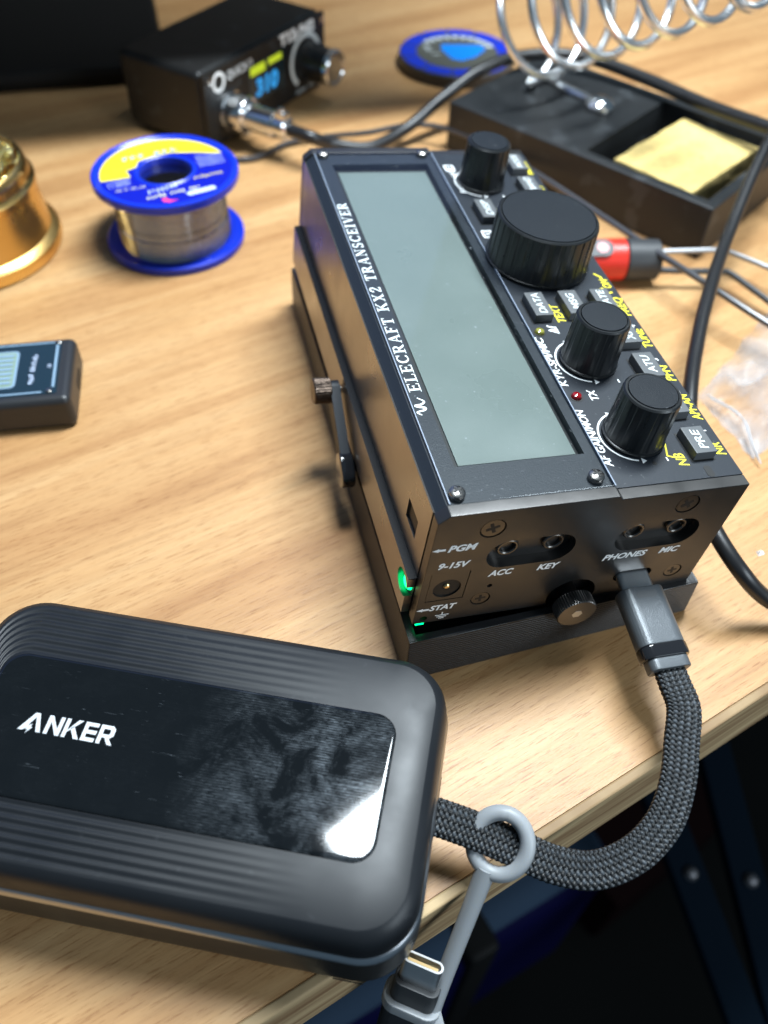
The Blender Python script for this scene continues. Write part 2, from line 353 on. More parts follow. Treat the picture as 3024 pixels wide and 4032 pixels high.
def thin_clear(name, tint, gl_rough, ior=1.5, extra=0, smear=None):
    m = bpy.data.materials.new(name); m.use_nodes = True; nt = m.node_tree; L = nt.links.new; nt.nodes.remove(nt.nodes['Principled BSDF'])
    t = nt.nodes.new('ShaderNodeBsdfTransparent'); t.inputs[0].default_value = (*tint, 1); g = nt.nodes.new('ShaderNodeBsdfGlossy'); g.inputs['Roughness'].default_value = gl_rough
    fr = nt.nodes.new('ShaderNodeFresnel'); fr.inputs[0].default_value = ior; mx = nt.nodes.new('ShaderNodeMixShader')
    ad = nt.nodes.new('ShaderNodeMath'); ad.operation = 'ADD'; ad.inputs[1].default_value = extra; ge = nt.nodes.new('ShaderNodeNewGeometry'); iv = nt.nodes.new('ShaderNodeMath'); iv.operation = 'SUBTRACT'; iv.inputs[0].default_value = 1; L(ge.outputs['Backfacing'], iv.inputs[1])
    ml = nt.nodes.new('ShaderNodeMath'); ml.operation = 'MULTIPLY'; L(fr.outputs[0], ad.inputs[0]); L(ad.outputs[0], ml.inputs[0]); L(iv.outputs[0], ml.inputs[1]); L(ml.outputs[0], mx.inputs[0])
    L(t.outputs[0], mx.inputs[1]); L(g.outputs[0], mx.inputs[2]); out = mx.outputs[0]
    if smear:
        d = nt.nodes.new('ShaderNodeBsdfDiffuse'); d.inputs[0].default_value = (.6, .65, .7, 1); m2 = nt.nodes.new('ShaderNodeMixShader')
        tc = nt.nodes.new('ShaderNodeTexCoord'); mp = nt.nodes.new('ShaderNodeMapping'); mp.inputs['Scale'].default_value = (1000,) * 3; L(tc.outputs['Object'], mp.inputs[0])
        n = nt.nodes.new('ShaderNodeTexNoise'); n.inputs['Scale'].default_value = smear[0]; n.inputs['Detail'].default_value = 4; L(mp.outputs[0], n.inputs['Vector'])
        mr = nt.nodes.new('ShaderNodeMapRange'); mr.inputs[1].default_value = smear[1]; mr.inputs[2].default_value = smear[2]; mr.inputs[3].default_value = 0; mr.inputs[4].default_value = smear[3]
        L(n.outputs[0], mr.inputs[0]); L(mr.outputs[0], m2.inputs[0]); L(out, m2.inputs[1]); L(d.outputs[0], m2.inputs[2]); out = m2.outputs[0]
    L(out, nt.nodes['Material Output'].inputs[0]); return m
M['glass'] = thin_clear('clear_cover', (.97, .98, .98), .06, smear=(1.1, .68, .78, .3))
M['film'] = thin_clear('bag_film', (.97, .97, .98), .3, ior=1.22, extra=0, smear=(.07, .35, .75, .3))
def gloss_panel():
    m = mat('bank_glass_black', (.004, .005, .006), .05, coat=0, spec=.5); nt = m.node_tree; p = nt.nodes['Principled BSDF']; L = nt.links.new
    tc = nt.nodes['Texture Coordinate']; mp = nt.nodes['Mapping']
    def node(t, **k):
        n = nt.nodes.new(t)
        for a, b in k.items(): n.inputs[a].default_value = b
        return n
    # greasy smudge area near the right-hand end, in bank coordinates (mm): fingerprints as whorled ridges
    ds = node('ShaderNodeVectorMath'); ds.operation = 'DISTANCE'; L(mp.outputs[0], ds.inputs[0]); ds.inputs[1].default_value = (-20, -31, 26)
    fall = node('ShaderNodeMapRange'); fall.inputs[1].default_value = 4; fall.inputs[2].default_value = 32; fall.inputs[3].default_value = 1; fall.inputs[4].default_value = .02; L(ds.outputs['Value'], fall.inputs[0])
    n1 = node('ShaderNodeTexNoise', Scale=.11, Detail=7., Distortion=.5); n1.inputs['Roughness'].default_value = .68; L(mp.outputs[0], n1.inputs['Vector'])
    m1 = node('ShaderNodeMapRange'); m1.inputs[1].default_value = .42; m1.inputs[2].default_value = .68; L(n1.outputs[0], m1.inputs[0])
    wv = node('ShaderNodeTexWave', Scale=.62, Distortion=5., Detail=2.); wv.wave_type = 'RINGS'; wv.inputs['Detail Scale'].default_value = .12
    mp2 = node('ShaderNodeMapping'); mp2.inputs['Location'].default_value = (24, 31, -26); L(mp.outputs[0], mp2.inputs[0]); L(mp2.outputs[0], wv.inputs['Vector'])
    w1 = node('ShaderNodeMapRange'); w1.inputs[3].default_value = .35; w1.inputs[4].default_value = 1; L(wv.outputs['Fac'], w1.inputs[0])
    # hairline scratches
    mp3 = node('ShaderNodeMapping'); mp3.inputs['Rotation'].default_value = (0, 0, R(52)); mp3.inputs['Scale'].default_value = (.14, 2.4, 1); L(mp.outputs[0], mp3.inputs[0])
    n3 = node('ShaderNodeTexNoise', Scale=1., Detail=3., Distortion=2.2); L(mp3.outputs[0], n3.inputs['Vector'])
    s3 = node('ShaderNodeMapRange'); s3.inputs[1].default_value = .71; s3.inputs[2].default_value = .75; L(n3.outputs[0], s3.inputs[0])
    mp4 = node('ShaderNodeMapping'); mp4.inputs['Rotation'].default_value = (0, 0, R(28)); mp4.inputs['Scale'].default_value = (.5, 3.2, 1); L(mp.outputs[0], mp4.inputs[0])
    n4 = node('ShaderNodeTexNoise', Scale=1., Detail=3., Distortion=1.6); L(mp4.outputs[0], n4.inputs['Vector'])
    st_ = node('ShaderNodeMapRange'); st_.inputs[1].default_value = .35; st_.inputs[2].default_value = .7; st_.inputs[3].default_value = .05; st_.inputs[4].default_value = 1.7; L(n4.outputs[0], st_.inputs[0])
    def mth(op, a, b):
        x = node('ShaderNodeMath'); x.operation = op
        for i, q in enumerate((a, b)):
            if isinstance(q, (int, float)): x.inputs[i].default_value = q
            else: L(q, x.inputs[i])
        return x.outputs[0]
    grease = mth('MULTIPLY', mth('MULTIPLY', fall.outputs[0], m1.outputs[0]), w1.outputs[0])
    tot = mth('ADD', mth('MULTIPLY', mth('MULTIPLY', grease, .15), st_.outputs[0]), mth('MULTIPLY', s3.outputs[0], .07))
    mx = node('ShaderNodeMix'); mx.data_type = 'RGBA'; mx.inputs[6].default_value = (.004, .005, .006, 1); mx.inputs[7].default_value = (.8, .9, 1, 1); L(tot, mx.inputs[0]); L(mx.outputs[2], p.inputs['Base Color'])
    L(mth('ADD', mth('MULTIPLY', grease, .03), .045), p.inputs['Roughness'])
    return m
M['bankglass'] = gloss_panel()
def layered(m, scale, strength):     # 3-D print layer lines
    nt = m.node_tree; L = nt.links.new; mp = nt.nodes['Mapping']; p = nt.nodes['Principled BSDF']
    wv = nt.nodes.new('ShaderNodeTexWave'); wv.bands_direction = 'Z'; wv.inputs['Scale'].default_value = scale; wv.inputs['Distortion'].default_value = .4; wv.inputs['Detail'].default_value = 2
    L(mp.outputs[0], wv.inputs['Vector']); b = nt.nodes.new('ShaderNodeBump'); b.inputs['Strength'].default_value = strength; b.inputs['Distance'].default_value = .00025
    L(wv.outputs['Fac'], b.inputs['Height']); L(b.outputs[0], p.inputs['Normal'])
layered(M['tray'], .42, .8)
layered(M['solder'], .9, .12)

# ================================================================== floor and things below the desk
fl = MB().box(-900, -900, -762, 1200, 1300, -760).build('floor', M['floor'], ang=0); fl['kind'] = 'structure'
# ================================================================== desk
EU = Vector((.956, .292, 0)).normalized(); EN = Vector((EU.y, -EU.x, 0)); ea = math.atan2(EU.y, EU.x)
desk = thing('desk', 'desk with light tan wood grain top and rounded front edge', 'desk', (34, -43.3, 0), ea)
MB().box(-700, 2.2, -24, 700, 640, 0).build('tabletop', M['wood'], desk, 0)
bm_ = bmesh.new()
MB().box(-700, -.2, -24.2, 700, 2.2, .02, .6, seg=3).build('edge_band', M['band'], desk)

# ================================================================== radio transceiver
RM = Matrix(((0.995556, 0.001395, -0.094158), (0., 0.99989, 0.014817), (0.094169, -0.014751, 0.995447))).transposed()
off = RM @ Vector((0, 0, 55.532))
rm = RM.to_4x4(); rm.translation = off * K
radio = thing('radio_transceiver', 'black handheld radio transceiver with grey display and four black knobs', 'radio', mat=rm)
WD, LN, HH = 71, 147, 38.2
# chassis block (dark inside) and upper cover with chamfer on the left
MB().box(.6, 3.2, -37.8, 70.4, 143.8, -4).build('chassis', M['edge'], radio, 0)
cov = MB().prism([(0, -2.3), (1.2, -3.2), (1.2, -24), (0, -24)], -143.6, -3.5, XZ).build('side_cover', M['cover'], radio)
cov['label'] = 'satin black side cover reflecting the wood'
cut(cov, [MB().box(-2, 9.2, -18, 3, 16.2, -12.2)])
MB().box(1.25, 8, -19, 1.35, 17, -11).build('programming_port', M['dark'], radio, 0)
MB().box(70.4, 3.5, -37, 71, 143.5, -3, .2).build('side_cover', M['cover'], radio)
low = MB().box(-2, 3.2, -37.2, -.2, 144.6, -24.6, .06).build('bottom_shell', M['cover'], radio)
cut(low, [MB().prism(circ(6.2, -29.2, 3.4), -4, 2, YZ)])
MB().box(-1.98, 3.25, -24.58, -.2, 144.5, -24.45).box(-.2, 3.2, -37.2, 1, 144.6, -24.3).build('shell_gasket', M['edge'], radio, 0)
MB().lathe([(0, 1.1), (1.2, .9), (2, .3), (2.1, 0), (2.1, -.8)], 24, frame((-.4, 6.2, -29.4), (0, 1, 0), (0, 0, -1))).build('status_lamp_and_glow', M['ledg'], radio)
# front panel : ring of faces round the display window
def panel_mesh():
    b = MB(); o = [(2.6, 3), (71, 3), (71, 144), (2.6, 144)]; i = [(7.4, 13.6), (37.2, 13.6), (37.2, 138.4), (7.4, 138.4)]
    v = [(x, y, -.8) for x, y in o] + [(x, y, -.8) for x, y in i] + [(x, y, -2.8) for x, y in i] + [(70.4 if x > 50 else .2, y, -2.9) for x, y in o]
    f = [(k, (k + 1) % 4, 4 + (k + 1) % 4, 4 + k) for k in range(4)] + [(4 + k, 4 + (k + 1) % 4, 8 + (k + 1) % 4, 8 + k) for k in range(4)] + [(k, (k + 1) % 4, 12 + (k + 1) % 4, 12 + k) for k in range(4)]
    return b.add(v, f)
MB().add(panel_mesh().v, panel_mesh().f).build('front_panel', M['panel'], radio, 0)
MB().box(7.4, 13.6, -3.2, 37.2, 138.4, -2.75).build('display_frame', M['dark'], radio, 0)
MB().box(9, 15.2, -2.9, 36.3, 136.6, -2.45).build('display', M['lcd'], radio, 0)
gl = MB().box(3.2, 3.2, -.74, 39.7, 143.8, .02, .12, seg=1).build('display_cover', M['glass'], radio, 0)
gl['label'] = 'clear scratched cover over the display'
# light-catching sawn edges of the clear cover
M['cedge'] = mat('cover_edge_frosted', (.22, .26, .33), .4, spec=.6)
MB().box(39.71, 3.2, -.72, 39.98, 143.8, -.02).box(2.95, 3.2, -.7, 3.19, 143.8, -.04).build('cover_edge', M['cedge'], radio, 0)
# end plates
def plate(y0, y1):
    return MB().prism([(0, -2.2), (2.4, 0), (39.6, 0), (40.3, -.95), (71.2, -.95), (71.2, -HH), (0, -HH)], -y1, -y0, XZ, bev=.22)
ep = plate(0, 3).build('end_plate', M['anod'], radio)
def pill(x0, x1, z, r): return MB().prism(rrect(x0, z - r, x1, z + r, r - .01), -2.6, 1, XZ)
cuts = [pill(13.2, 33.9, -15.2, 4.6), pill(43.8, 64.6, -15.2, 4.6), MB().prism([(1.6, -19.4), (10.6, -19.4), (10.6, -29.7), (1.6, -29.7)], -.5, 1, XZ),
        MB().prism(circ(2.4, -36.3, .95, 16), -2, 1, XZ), MB().prism(circ(16.4, -26.4, .65, 12), -2, 1, XZ), MB().prism(circ(52, 999, 1), -2, 1, XZ),
        MB().prism(circ(39, -35.3, 6.2, 32), -4, 1, XZ), MB().prism(rrect(48.6, -32.2, 58.6, -28.2, 1.95), -2.4, 1, XZ)]
for q in ((12.5, -5.6, 2.65), (15.2, -31.2, 2.15), (57.7, -5.4, 2.6), (64.8, -31, 2.1)): cuts.append(MB().prism(circ(q[0], q[1], q[2] + .25, 28), -.7, 1, XZ))
cut(ep, [c for c in cuts if abs(c.v[0][2]) < 900])
plate(144, 147).build('end_plate', M['anod'], radio)
# jacks
for jx in (18.6, 29.4, 49.2, 60): 
    jk = MB().ring([(2.55, -1.3), (2.55, .6), (2.3, .85), (1.95, .85), (1.75, .6), (1.75, -1.3)], 28, frame((jx, 2.45, -15.2), (1, 0, 0), (0, 0, 1))).build('jack', M['screwd'], radio)
    MB().lathe([(1.8, -1), (1.8, -.4)], 20, frame((jx, 2.45, -15.2), (1, 0, 0), (0, 0, 1))).build('socket_hole', M['dark'], jk, 0)
# power inlet
dc = MB().prism([(1.75, -19.55), (10.45, -19.55), (10.45, -29.55), (1.75, -29.55)], -.42, -.1, XZ).build('power_inlet', M['anod'], radio)
cut(dc, [MB().prism(circ(6.1, -25.3, 3.25, 28), -1, 1, XZ)])
MB().lathe([(3.3, .02), (3.3, -.0)], 24, frame((6.1, .46, -25.3), (1, 0, 0), (0, 0, 1))).build('inlet_hole', M['dark'], dc, 0)
MB().lathe([(.75, 0), (.75, 1), (.5, 1.3), (0, 1.4)], 14, frame((6.0, 1.2, -24.6), (1, 0, 0), (0, 0, 1))).build('inlet_pin', M['gold'], dc)
def phillips(b, m, r, h, mt, parent, dome=False, name='screw'):
    pr = [(r, -.5), (r, h * .35), (r * .93, h * .6), (r * .6, h * .92), (0, h)] if dome else [(r, -.5), (r * .97, h), (0, h)]
    o = MB().lathe(pr, 28, m).build(name, mt, parent)
    k = r * .58; wd = r * .15
    MB().box(-k, -wd, -.1, k, wd, h + .03, m=m).box(-wd, -k, -.1, wd, k, h + .045, m=m).build('cross_recess', M['dark'], o, 0)
    return o
for sx, sz, sr, an in ((12.5, -5.6, 2.65, 20), (15.2, -31.2, 2.15, 5), (57.7, -5.4, 2.6, 35), (64.8, -31, 2.1, 12)):
    phillips(None, frame((sx, .55, sz), (math.cos(R(an)), 0, math.sin(R(an))), (-math.sin(R(an)), 0, math.cos(R(an)))), sr, .4, M['screwd'], radio)
for sx, sy, an in ((5.3, 5.7, 30), (36.5, 6.1, 10), (5.4, 143, 15), (36.6, 143, 40)):
    phillips(None, frame((sx, sy, .05), (math.cos(R(an)), math.sin(R(an)), 0), (-math.sin(R(an)), math.cos(R(an)), 0)), 1.75, 1.05, M['screwm'], radio, True)
# thumbscrew
tm = frame((38.0, -.3, -34.4), (1, 0, 0), (0, 0, 1))
ts = MB().lathe([(2.3, -3), (2.3, 1.2), (3.1, 1.6), (3.1, 2.0)], 28, tm).lathe([(3.4, 1.9), (4.85, 2.15), (4.9, 2.4), (4.9, 5.4), (4.6, 5.65), (0, 5.65)], 144, tm, rad=lambda r, z, a: r - (.22 if r > 4.8 and math.cos(48 * a) < 0 else 0)).build('thumbscrew', mat('thumbscrew_steel', (.17, .16, .155), .3, metal=1, bump=(3, .2, .05)), radio, 25)
MB().prism([(1.35 * math.cos(R(60 * k)), 1.35 * math.sin(R(60 * k))) for k in range(6)], 5.62, 5.7, tm).build('hex_recess', M['steel'], ts, 0)
MB().prism(circ(39, -35.4, 6.4, 24), -9, -3.6, XZ).build('thumbscrew_well', M['dark'], radio, 0)
MB().prism(circ(2.4, -36.3, .9, 14), -1.6, -1.3, XZ).build('ground_lamp', mat('led_green_dim', (0, .05, .01), .3, emit=((0, .6, .1), .18)), radio, 0)
MB().box(.9, .2, -39.0, 2.9, 1.6, -38.3).build('status_lamp_and_glow', M['ledg'], radio, 0)  # added green emitter, stands in for lamp light leaking into the tray
# end plate print
def endm(x, z): return frame((x, -.0, z), (1, 0, 0), (0, 0, 1))
for s, x, z, h, wd in (('PGM', 3.7, -11.7, 1.95, 6.5), ('9-15V', 2.6, -17.5, 1.9, 7.2), ('STAT', 3.2, -33.3, 1.8, 6.5), ('ACC', 15, -22.6, 1.9, 5.9), ('KEY', 26.7, -22.7, 1.9, 5.5), ('PHONES', 42.9, -22.6, 1.9, 11.2), ('MIC', 57.4, -22.6, 1.9, 5.2)):
    lettering(s, h, endm(x, z), M['white'], radio, bold=.038, shear=.24, width=wd)
for ax, az in ((.2, -10.8), (-.0 + .15, -32.7)):
    MB().add([(0, 0, .05), (1.5, -.62, .05), (1.5, -.34, .05), (3.0, -.34, .05), (3.0, .34, .05), (1.5, .34, .05), (1.5, .62, .05)], [tuple(range(7))], endm(ax, az)).build('arrow_mark', M['white'], radio, 0)
g = MB()
for x0, x1, z0, z1 in ((6.6, 6.85, -35.5, -34.5), (5.1, 8.4, -35.8, -35.5), (5.6, 7.9, -36.45, -36.15), (6.1, 7.4, -37.05, -36.75)): g.add([(x0, z0, .05), (x1, z0, .05), (x1, z1, .05), (x0, z1, .05)], [(0, 1, 2, 3)], endm(0, 0))
g.build('earth_mark', M['white'], radio, 0)
# panel print : text runs along +y, tops towards -x
def pm(x, y, z=-.8): return frame((x, y, z), (0, 1, 0), (-1, 0, 0))
serif('ELECRAFT KX2 TRANSCEIVER', 2.9, pm(6.9, 37.2), M['white'], radio, 80)
lg = spline([(.0, 1.6, 0), (1.0, 2.3, 0), (1.5, .8, 0), (2.2, .5, 0), (2.6, 1.5, 0), (3.1, 2.2, 0), (3.4, .9, 0), (4.3, .2, 0), (5.6, 1.3, 0)], 5)
MB().tube([(p.x, p.y, .0) for p in lg], lambda t: .16 + .2 * math.sin(math.pi * t), 6, m=pm(6.7, 29.6) @ Matrix.Diagonal((1, 1.15, .25, 1))).build('logo_mark', M['white'], radio, 0)
for s, x, y, h, c, wd in (('AF GAIN/MON', 42.3, 9.0, 1.85, 'white', 18), ('KYR-SPI/MIC', 42.3, 35, 1.85, 'white', 18.2), ('TX', 47.9, 29.6, 1.9, 'white', 3.6), ('Δf', 47.7, 54, 2.2, 'white', 3.6), ('I', 49.4, 50.6, 1.5, 'white', None),
                          ('NB', 59.8, 7.0, 2.3, 'yellow', 3.8), ('NR', 70.3, 9.0, 2.3, 'yellow', 3.9), ('APF-AN', 70.4, 20.2, 2.2, 'yellow', 9), ('PFN', 70.4, 33.8, 2.2, 'yellow', 6), ('TUNE', 70.4, 46.6, 2.3, 'yellow', 7.6), ('FREQ', 70.4, 59.4, 2.2, 'yellow', 8), ('ON', 70.2, 71.6, 2.3, 'yellow', 4),
                          ('TEXT', 51.4, 58.4, 2.2, 'yellow', 7.6), ('REC', 60.6, 60, 2.1, 'yellow', 6), ('DISP', 52.6, 105, 1.6, 'yellow', 7), ('MODE', 70.0, 131, 1.7, 'yellow', 8.4), ('ALT', 70.0, 119, 1.6, 'yellow', 6), ('5', 61.4, 32.4, 1.8, 'white', None), ('3', 69.3, 41.4, 1.6, 'white', None), ('4', 69.3, 54.6, 1.6, 'white', None), ('1', 69.2, 16.6, 1.5, 'white', None), ('2', 69.2, 29.4, 1.5, 'white', None), ('6', 60, 118.8, 2, 'white', None), ('7', 69.3, 141, 1.6, 'white', None), ('BAND', 44.4, 121, 1.6, 'white', 6.6), ('VOL', 44.4, 130.5, 1.5, 'white', 5)):
    lettering(s, h, pm(x, y), M[c], radio, bold=.018, shear=.2 if s.isalpha() or '/' in s or '-' in s else .1, width=wd)
def flat(pts, parent, mt, name, wd, z=-.76):      # printed line on the panel
    b = MB()
    for k in range(len(pts) - 1):
        a, e = Vector(pts[k]), Vector(pts[k + 1]); n = Vector((-(e - a).y, (e - a).x)).normalized() * wd / 2; t = (e - a).normalized() * wd * .2; zz = z + (k % 3) * .006
        b.add([(*(a - n - t), zz), (*(e - n + t), zz), (*(e + n + t), zz), (*(a + n - t), zz)], [(0, 1, 2, 3)])
    return b.build(name, mt, parent, 0)
for kx, ky, a0, a1 in ((50.5, 126.4, 100, 262), (50.5, 43.3, 112, 262), (50.5, 17.4, 112, 262)):
    flat([(kx + 7.7 * math.cos(R(a)), ky + 7.7 * math.sin(R(a))) for a in range(a0, a1, 6)], radio, M['white'], 'dial_arc', .42)
    for a, d in ((a0, -1), (a1, 1)):
        c = Vector((kx + 7.7 * math.cos(R(a)), ky + 7.7 * math.sin(R(a)))); t = Vector((-math.sin(R(a)), math.cos(R(a)))) * d; n = Vector((-t.y, t.x))
        MB().add([(*(c + t * 1.2), -.75), (*(c + n * .85), -.75), (*(c - n * .85), -.75)], [(0, 1, 2)]).build('dial_arrow', M['white'], radio, 0)
    flat([(kx + 5, ky - 8.4), (kx + 5, ky - 7.4)], radio, M['white'], 'dial_tick', .35)
flat([(57.2, 14), (56, 10.4), (57.8, 9.6)], radio, M['yellow'], 'leader_line', .4)
flat([(67.6, 78.2), (68.9, 76.6), (68.9, 74.2)], radio, M['yellow'], 'leader_line', .55)
flat([(64.4, 70.4), (67.4, 71.6), (67.2, 69.2), (69.2, 69.6)], radio, M['yellow'], 'leader_line', .6)
def box_mark(x, y, s):
    flat([(x, y), (x + 2.6, y), (x + 2.6, y + 3), (x, y + 3), (x, y - .1)], radio, M['white'], 'key_symbol', .5)
    lettering(s, 1.5, pm(x + 2.1, y + .9), M['white'], radio, bold=.01)
box_mark(42.4, 97.5, 'V'); box_mark(42.2, 134, 'F')
MB().prism(circ(52, 8.7, .55, 12), -.79, -.74).build('microphone_hole', M['dark'], radio, 0)
MB().prism(rrect(62.6, 3.1, 64.4, 6.4, .8), -.79, -.73).build('strap_notch', M['dark'], radio, 0)
# lamps
for lx, ly, mt in ((42.6, 55, 'ledy'), (42.7, 31.2, 'ledr')):
    l_ = MB().lathe([(1.3, -.9), (1.3, -.1), (1.0, .45), (.5, .7), (0, .78)], 18, Matrix.Translation((lx, ly, -.5))).build('indicator_lamp', M[mt], radio)
    MB().ring([(1.35, -.78), (1.35, -.72), (1.7, -.72), (1.7, -.78)], 20, Matrix.Translation((lx, ly, -.02))).build('lamp_hole', M['dark'], l_, 0)
# buttons
def button(x, y, wx, wy, s, wd=None):
    bt = MB().box(x - wx / 2, y - wy / 2, -.9, x + wx / 2, y + wy / 2, 1.6, .3).build('button', M['button'], radio)
    MB().box(x - wx / 2 - .35, y - wy / 2 - .35, -.795, x + wx / 2 + .35, y + wy / 2 + .35, -.75).build('button_slot', M['dark'], bt, 0)
    if s: lettering(s, 1.95, pm(x + .95, y, 1.6), M['btext'], bt, bold=.014, shear=.15, width=wd, align='C')
for a in ((45.1, 63.6, 5, 9.6, 'DATA', 8.2), (54.6, 63.7, 5, 9.6, 'MSG', 6.6), (63.7, 63.8, 5.2, 9.4, 'RATE', 8), (63.9, 50.9, 5.3, 9.2, 'XMIT', 7.6), (63.9, 38, 5.3, 8.8, 'ATU', 6.4), (63.8, 25.2, 5.4, 8.4, 'APF', 5.6), (63.9, 12.3, 5.4, 8.2, 'PRE', 6), (46.3, 108.8, 5.2, 9.6, 'DISP', 7.6), (64.9, 135, 5.2, 9, 'MODE', 7.6), (64.4, 121.6, 5.4, 8.6, 'BAND', 7.4)): button(*a)
# knobs
def knob(x, y, r0, r1, h, flutes, depth, frac):
    def rad(r, z, a):
        if .9 < z < h - .6 and r > r1 * .9:
            q = (a * flutes / (2 * math.pi)) % 1
            return r - depth * (1 if q < frac else 0) * min(1, (z - .9) / .8)
        return r
    k = thing_part = MB().lathe([(r0 * .94, 0), (r0 + .25, .1), (r0 + .3, .75), (r0 + .02, .85), (r0, 1.2), (r0 - (r0 - r1) * .3, h * .3), (r0 - (r0 - r1) * .7, h * .7), (r1, h - .75), (r1 - .08, h - .35), (r1 - .45, h), (r1 - .9, h), (r1 - 1.0, h - .35), (0, h - .35)], flutes * 12, Matrix.Translation((x, y, -.55)), rad).build('knob', M['knob'], radio, 26)
    MB().lathe([(r1 - 1.05, h - .4), (r1 - 1.15, h + .12), (0, h + .16)], 64, Matrix.Translation((x, y, -.55))).build('knob_cap', M['knobtop'], k, 40)
    MB().lathe([(2.2, -.3), (2.2, .02)], 20, Matrix.Translation((x, y, -.55))).build('knob_shaft', M['dark'], k, 0)
for ky in (126.4, 43.3, 17.4): knob(50.7, ky, 6.85, 6.45, 12.8, 14, .16, .4)
knob(53.4, 85.6, 13.9, 13.6, 13.2, 30, .24, .35)
# fold-out foot on the left side
ft = thing_part = MB().prism(rrect(-2.6, -2.5, 24, 2.5, 2.4), -1.35, 1.35, frame((-4.3, 70.5, -28.6), (0, -.87, -.49), (0, -.49, .87)), bev=.12).build('folding_foot', M['panel'], radio)
MB().prism(rrect(17.5, -3.3, 27.2, 3.3, 3.2), -1.9, 1.9, frame((-4.3, 70.5, -28.6), (0, -.87, -.49), (0, -.49, .87)), bev=.7).build('rubber_tip', M['plugring'], ft)
kn = frame((-4.9, 70.5, -28.6), (0, 1, 0), (0, 0, 1)) @ Matrix.Rotation(math.pi, 4, 'X')
MB().lathe([(3.2, .4), (3.5, .6), (3.5, 4.8), (3.2, 5.2), (0, 5.2)], 60, kn, rad=lambda r, z, a: r - (.14 if r > 3.2 and math.cos(30 * a) < 0 else 0)).build('foot_thumbscrew', mat('knurl_worn', (.10, .075, .06), .4, metal=1, bump=(1.6, .9, .3)), ft, 25)
MB().lathe([(1.2, -2.6), (1.2, .1)], 14, kn).build('foot_stud', M['screwd'], ft)

# ================================================================== printed tray under the radio
tray = thing('radio_tray', 'black 3D printed wedge tray holding the radio', 'tray')
def tz(x): return 14.8 - (x + .5) * 2.3 / 76
def trayshell():
    b = MB(); o = [(-.6, -4.6), (75.4, -1.6), (75.4, 149), (-.6, 149)]; i = [(2.2, -1.6), (73.1, .4), (73.1, 146.8), (1.9, 146.8)]
    v = [(x, y, .05) for x, y in [(-.8, -5.0), (75.4, -1.9), (75.4, 149), (-.8, 149)]] + [(x, y, tz(x)) for x, y in [(.2, -3.6), (75.4, -1.6), (75.4, 149), (-.4, 149)]] + [(x, y, tz(x)) for x, y in i] + [(x, y, 5) for x, y in i]
    f = [(3, 2, 1, 0)] + [(k, (k + 1) % 4, 4 + (k + 1) % 4, 4 + k) for k in range(4)] + [(4 + k, 4 + (k + 1) % 4, 8 + (k + 1) % 4, 8 + k) for k in range(4)] + [(8 + k, 8 + (k + 1) % 4, 12 + (k + 1) % 4, 12 + k) for k in range(4)] + [(12, 13, 14, 15)]
    bb = bmesh.new(); vv = [bb.verts.new(p) for p in v]
    for q in f: bb.faces.new([vv[t] for t in q])
    ed = [e for e in bb.edges if e.verts[0].index >= -1]
    bmesh.ops.recalc_face_normals(bb, faces=bb.faces[:])
    bb.verts.index_update()
    ed = [e for e in bb.edges if {e.verts[0].index // 4, e.verts[1].index // 4} <= {0, 1}]
    bmesh.ops.bevel(bb, geom=ed, offset=.5, segments=2, profile=.5, affect='EDGES')
    return MB().bm(bb)
trayshell().build('tray_shell', M['tray'], tray, 30)
MB().add([(8, 8, 5), (68, 8, 5), (68, 140, 5), (8, 140, 5), (8, 8, 16.6), (68, 8, 10.95), (68, 140, 12.6), (8, 140, 18.4)], [(0, 1, 2, 3), (4, 5, 6, 7), (0, 1, 5, 4), (1, 2, 6, 5), (2, 3, 7, 6), (3, 0, 4, 7)]).build('support_pad', M['tray'], tray, 0)

# ================================================================== power bank
BU = R(-24.0)
bank = thing('power_bank', 'dark graphite power bank with glossy black smudged top', 'power bank', (5.4 + 1.9 * math.cos(BU), -15.2 + 1.9 * math.sin(BU), 0), BU)
BL, BW, BH = 101, 59, 26.6       # local x from -BL to 0, y from -BW to 0
N = 40
def loop(x0, y0, x1, y1, r, per=N):
    # same number of points on every loop so rings can be bridged
    out = []
    cs = ((x1 - r, y1 - r, 0), (x0 + r, y1 - r, 90), (x0 + r, y0 + r, 180), (x1 - r, y0 + r, 270))
    for q, (cx, cy, a0) in enumerate(cs):
        out += [(cx + r * math.cos(R(a0 + 90 * k / 12)), cy + r * math.sin(R(a0 + 90 * k / 12))) for k in range(13)]
        nx = cs[(q + 1) % 4]; ax = (cx + r * math.cos(R(a0 + 90)), cy + r * math.sin(R(a0 + 90))); bx = (nx[0] + r * math.cos(R(a0 + 90)), nx[1] + r * math.sin(R(a0 + 90)))
        m_ = 28 if q % 2 == 0 else 12
        out += [(ax[0] + (bx[0] - ax[0]) * k / m_, ax[1] + (bx[1] - ax[1]) * k / m_) for k in range(1, m_)]
    return out
def inset(d, z, r=11.5): return [(x, y, z) for x, y in loop(-BL + d, -BW + d, -d, -d, r - d * .8)]
def skin(rings, name, mt, parent, cap0=False, cap1=False, ang=40):
    b = MB(); n = len(rings[0])
    v = [p for r in rings for p in r]; f = []
    for j in range(len(rings) - 1):
        f += [(j * n + k, j * n + (k + 1) % n, (j + 1) * n + (k + 1) % n, (j + 1) * n + k) for k in range(n)]
    if cap0: f.append(tuple(range(n))[::-1])
    if cap1: f.append(tuple((len(rings) - 1) * n + k for k in range(n)))
    return b.add(v, f).build(name, mt, parent, ang)
PX0, PY0, PX1, PY1 = -92.4, -45.1, -10.1, -15.6
skin([inset(3.2, 0.05), inset(1.2, .5), inset(.35, 1.8), inset(.1, 4), inset(0, 9), inset(.05, 15.4), inset(.3, 15.5)], 'lower_shell', M['bankside'], bank, cap0=True)
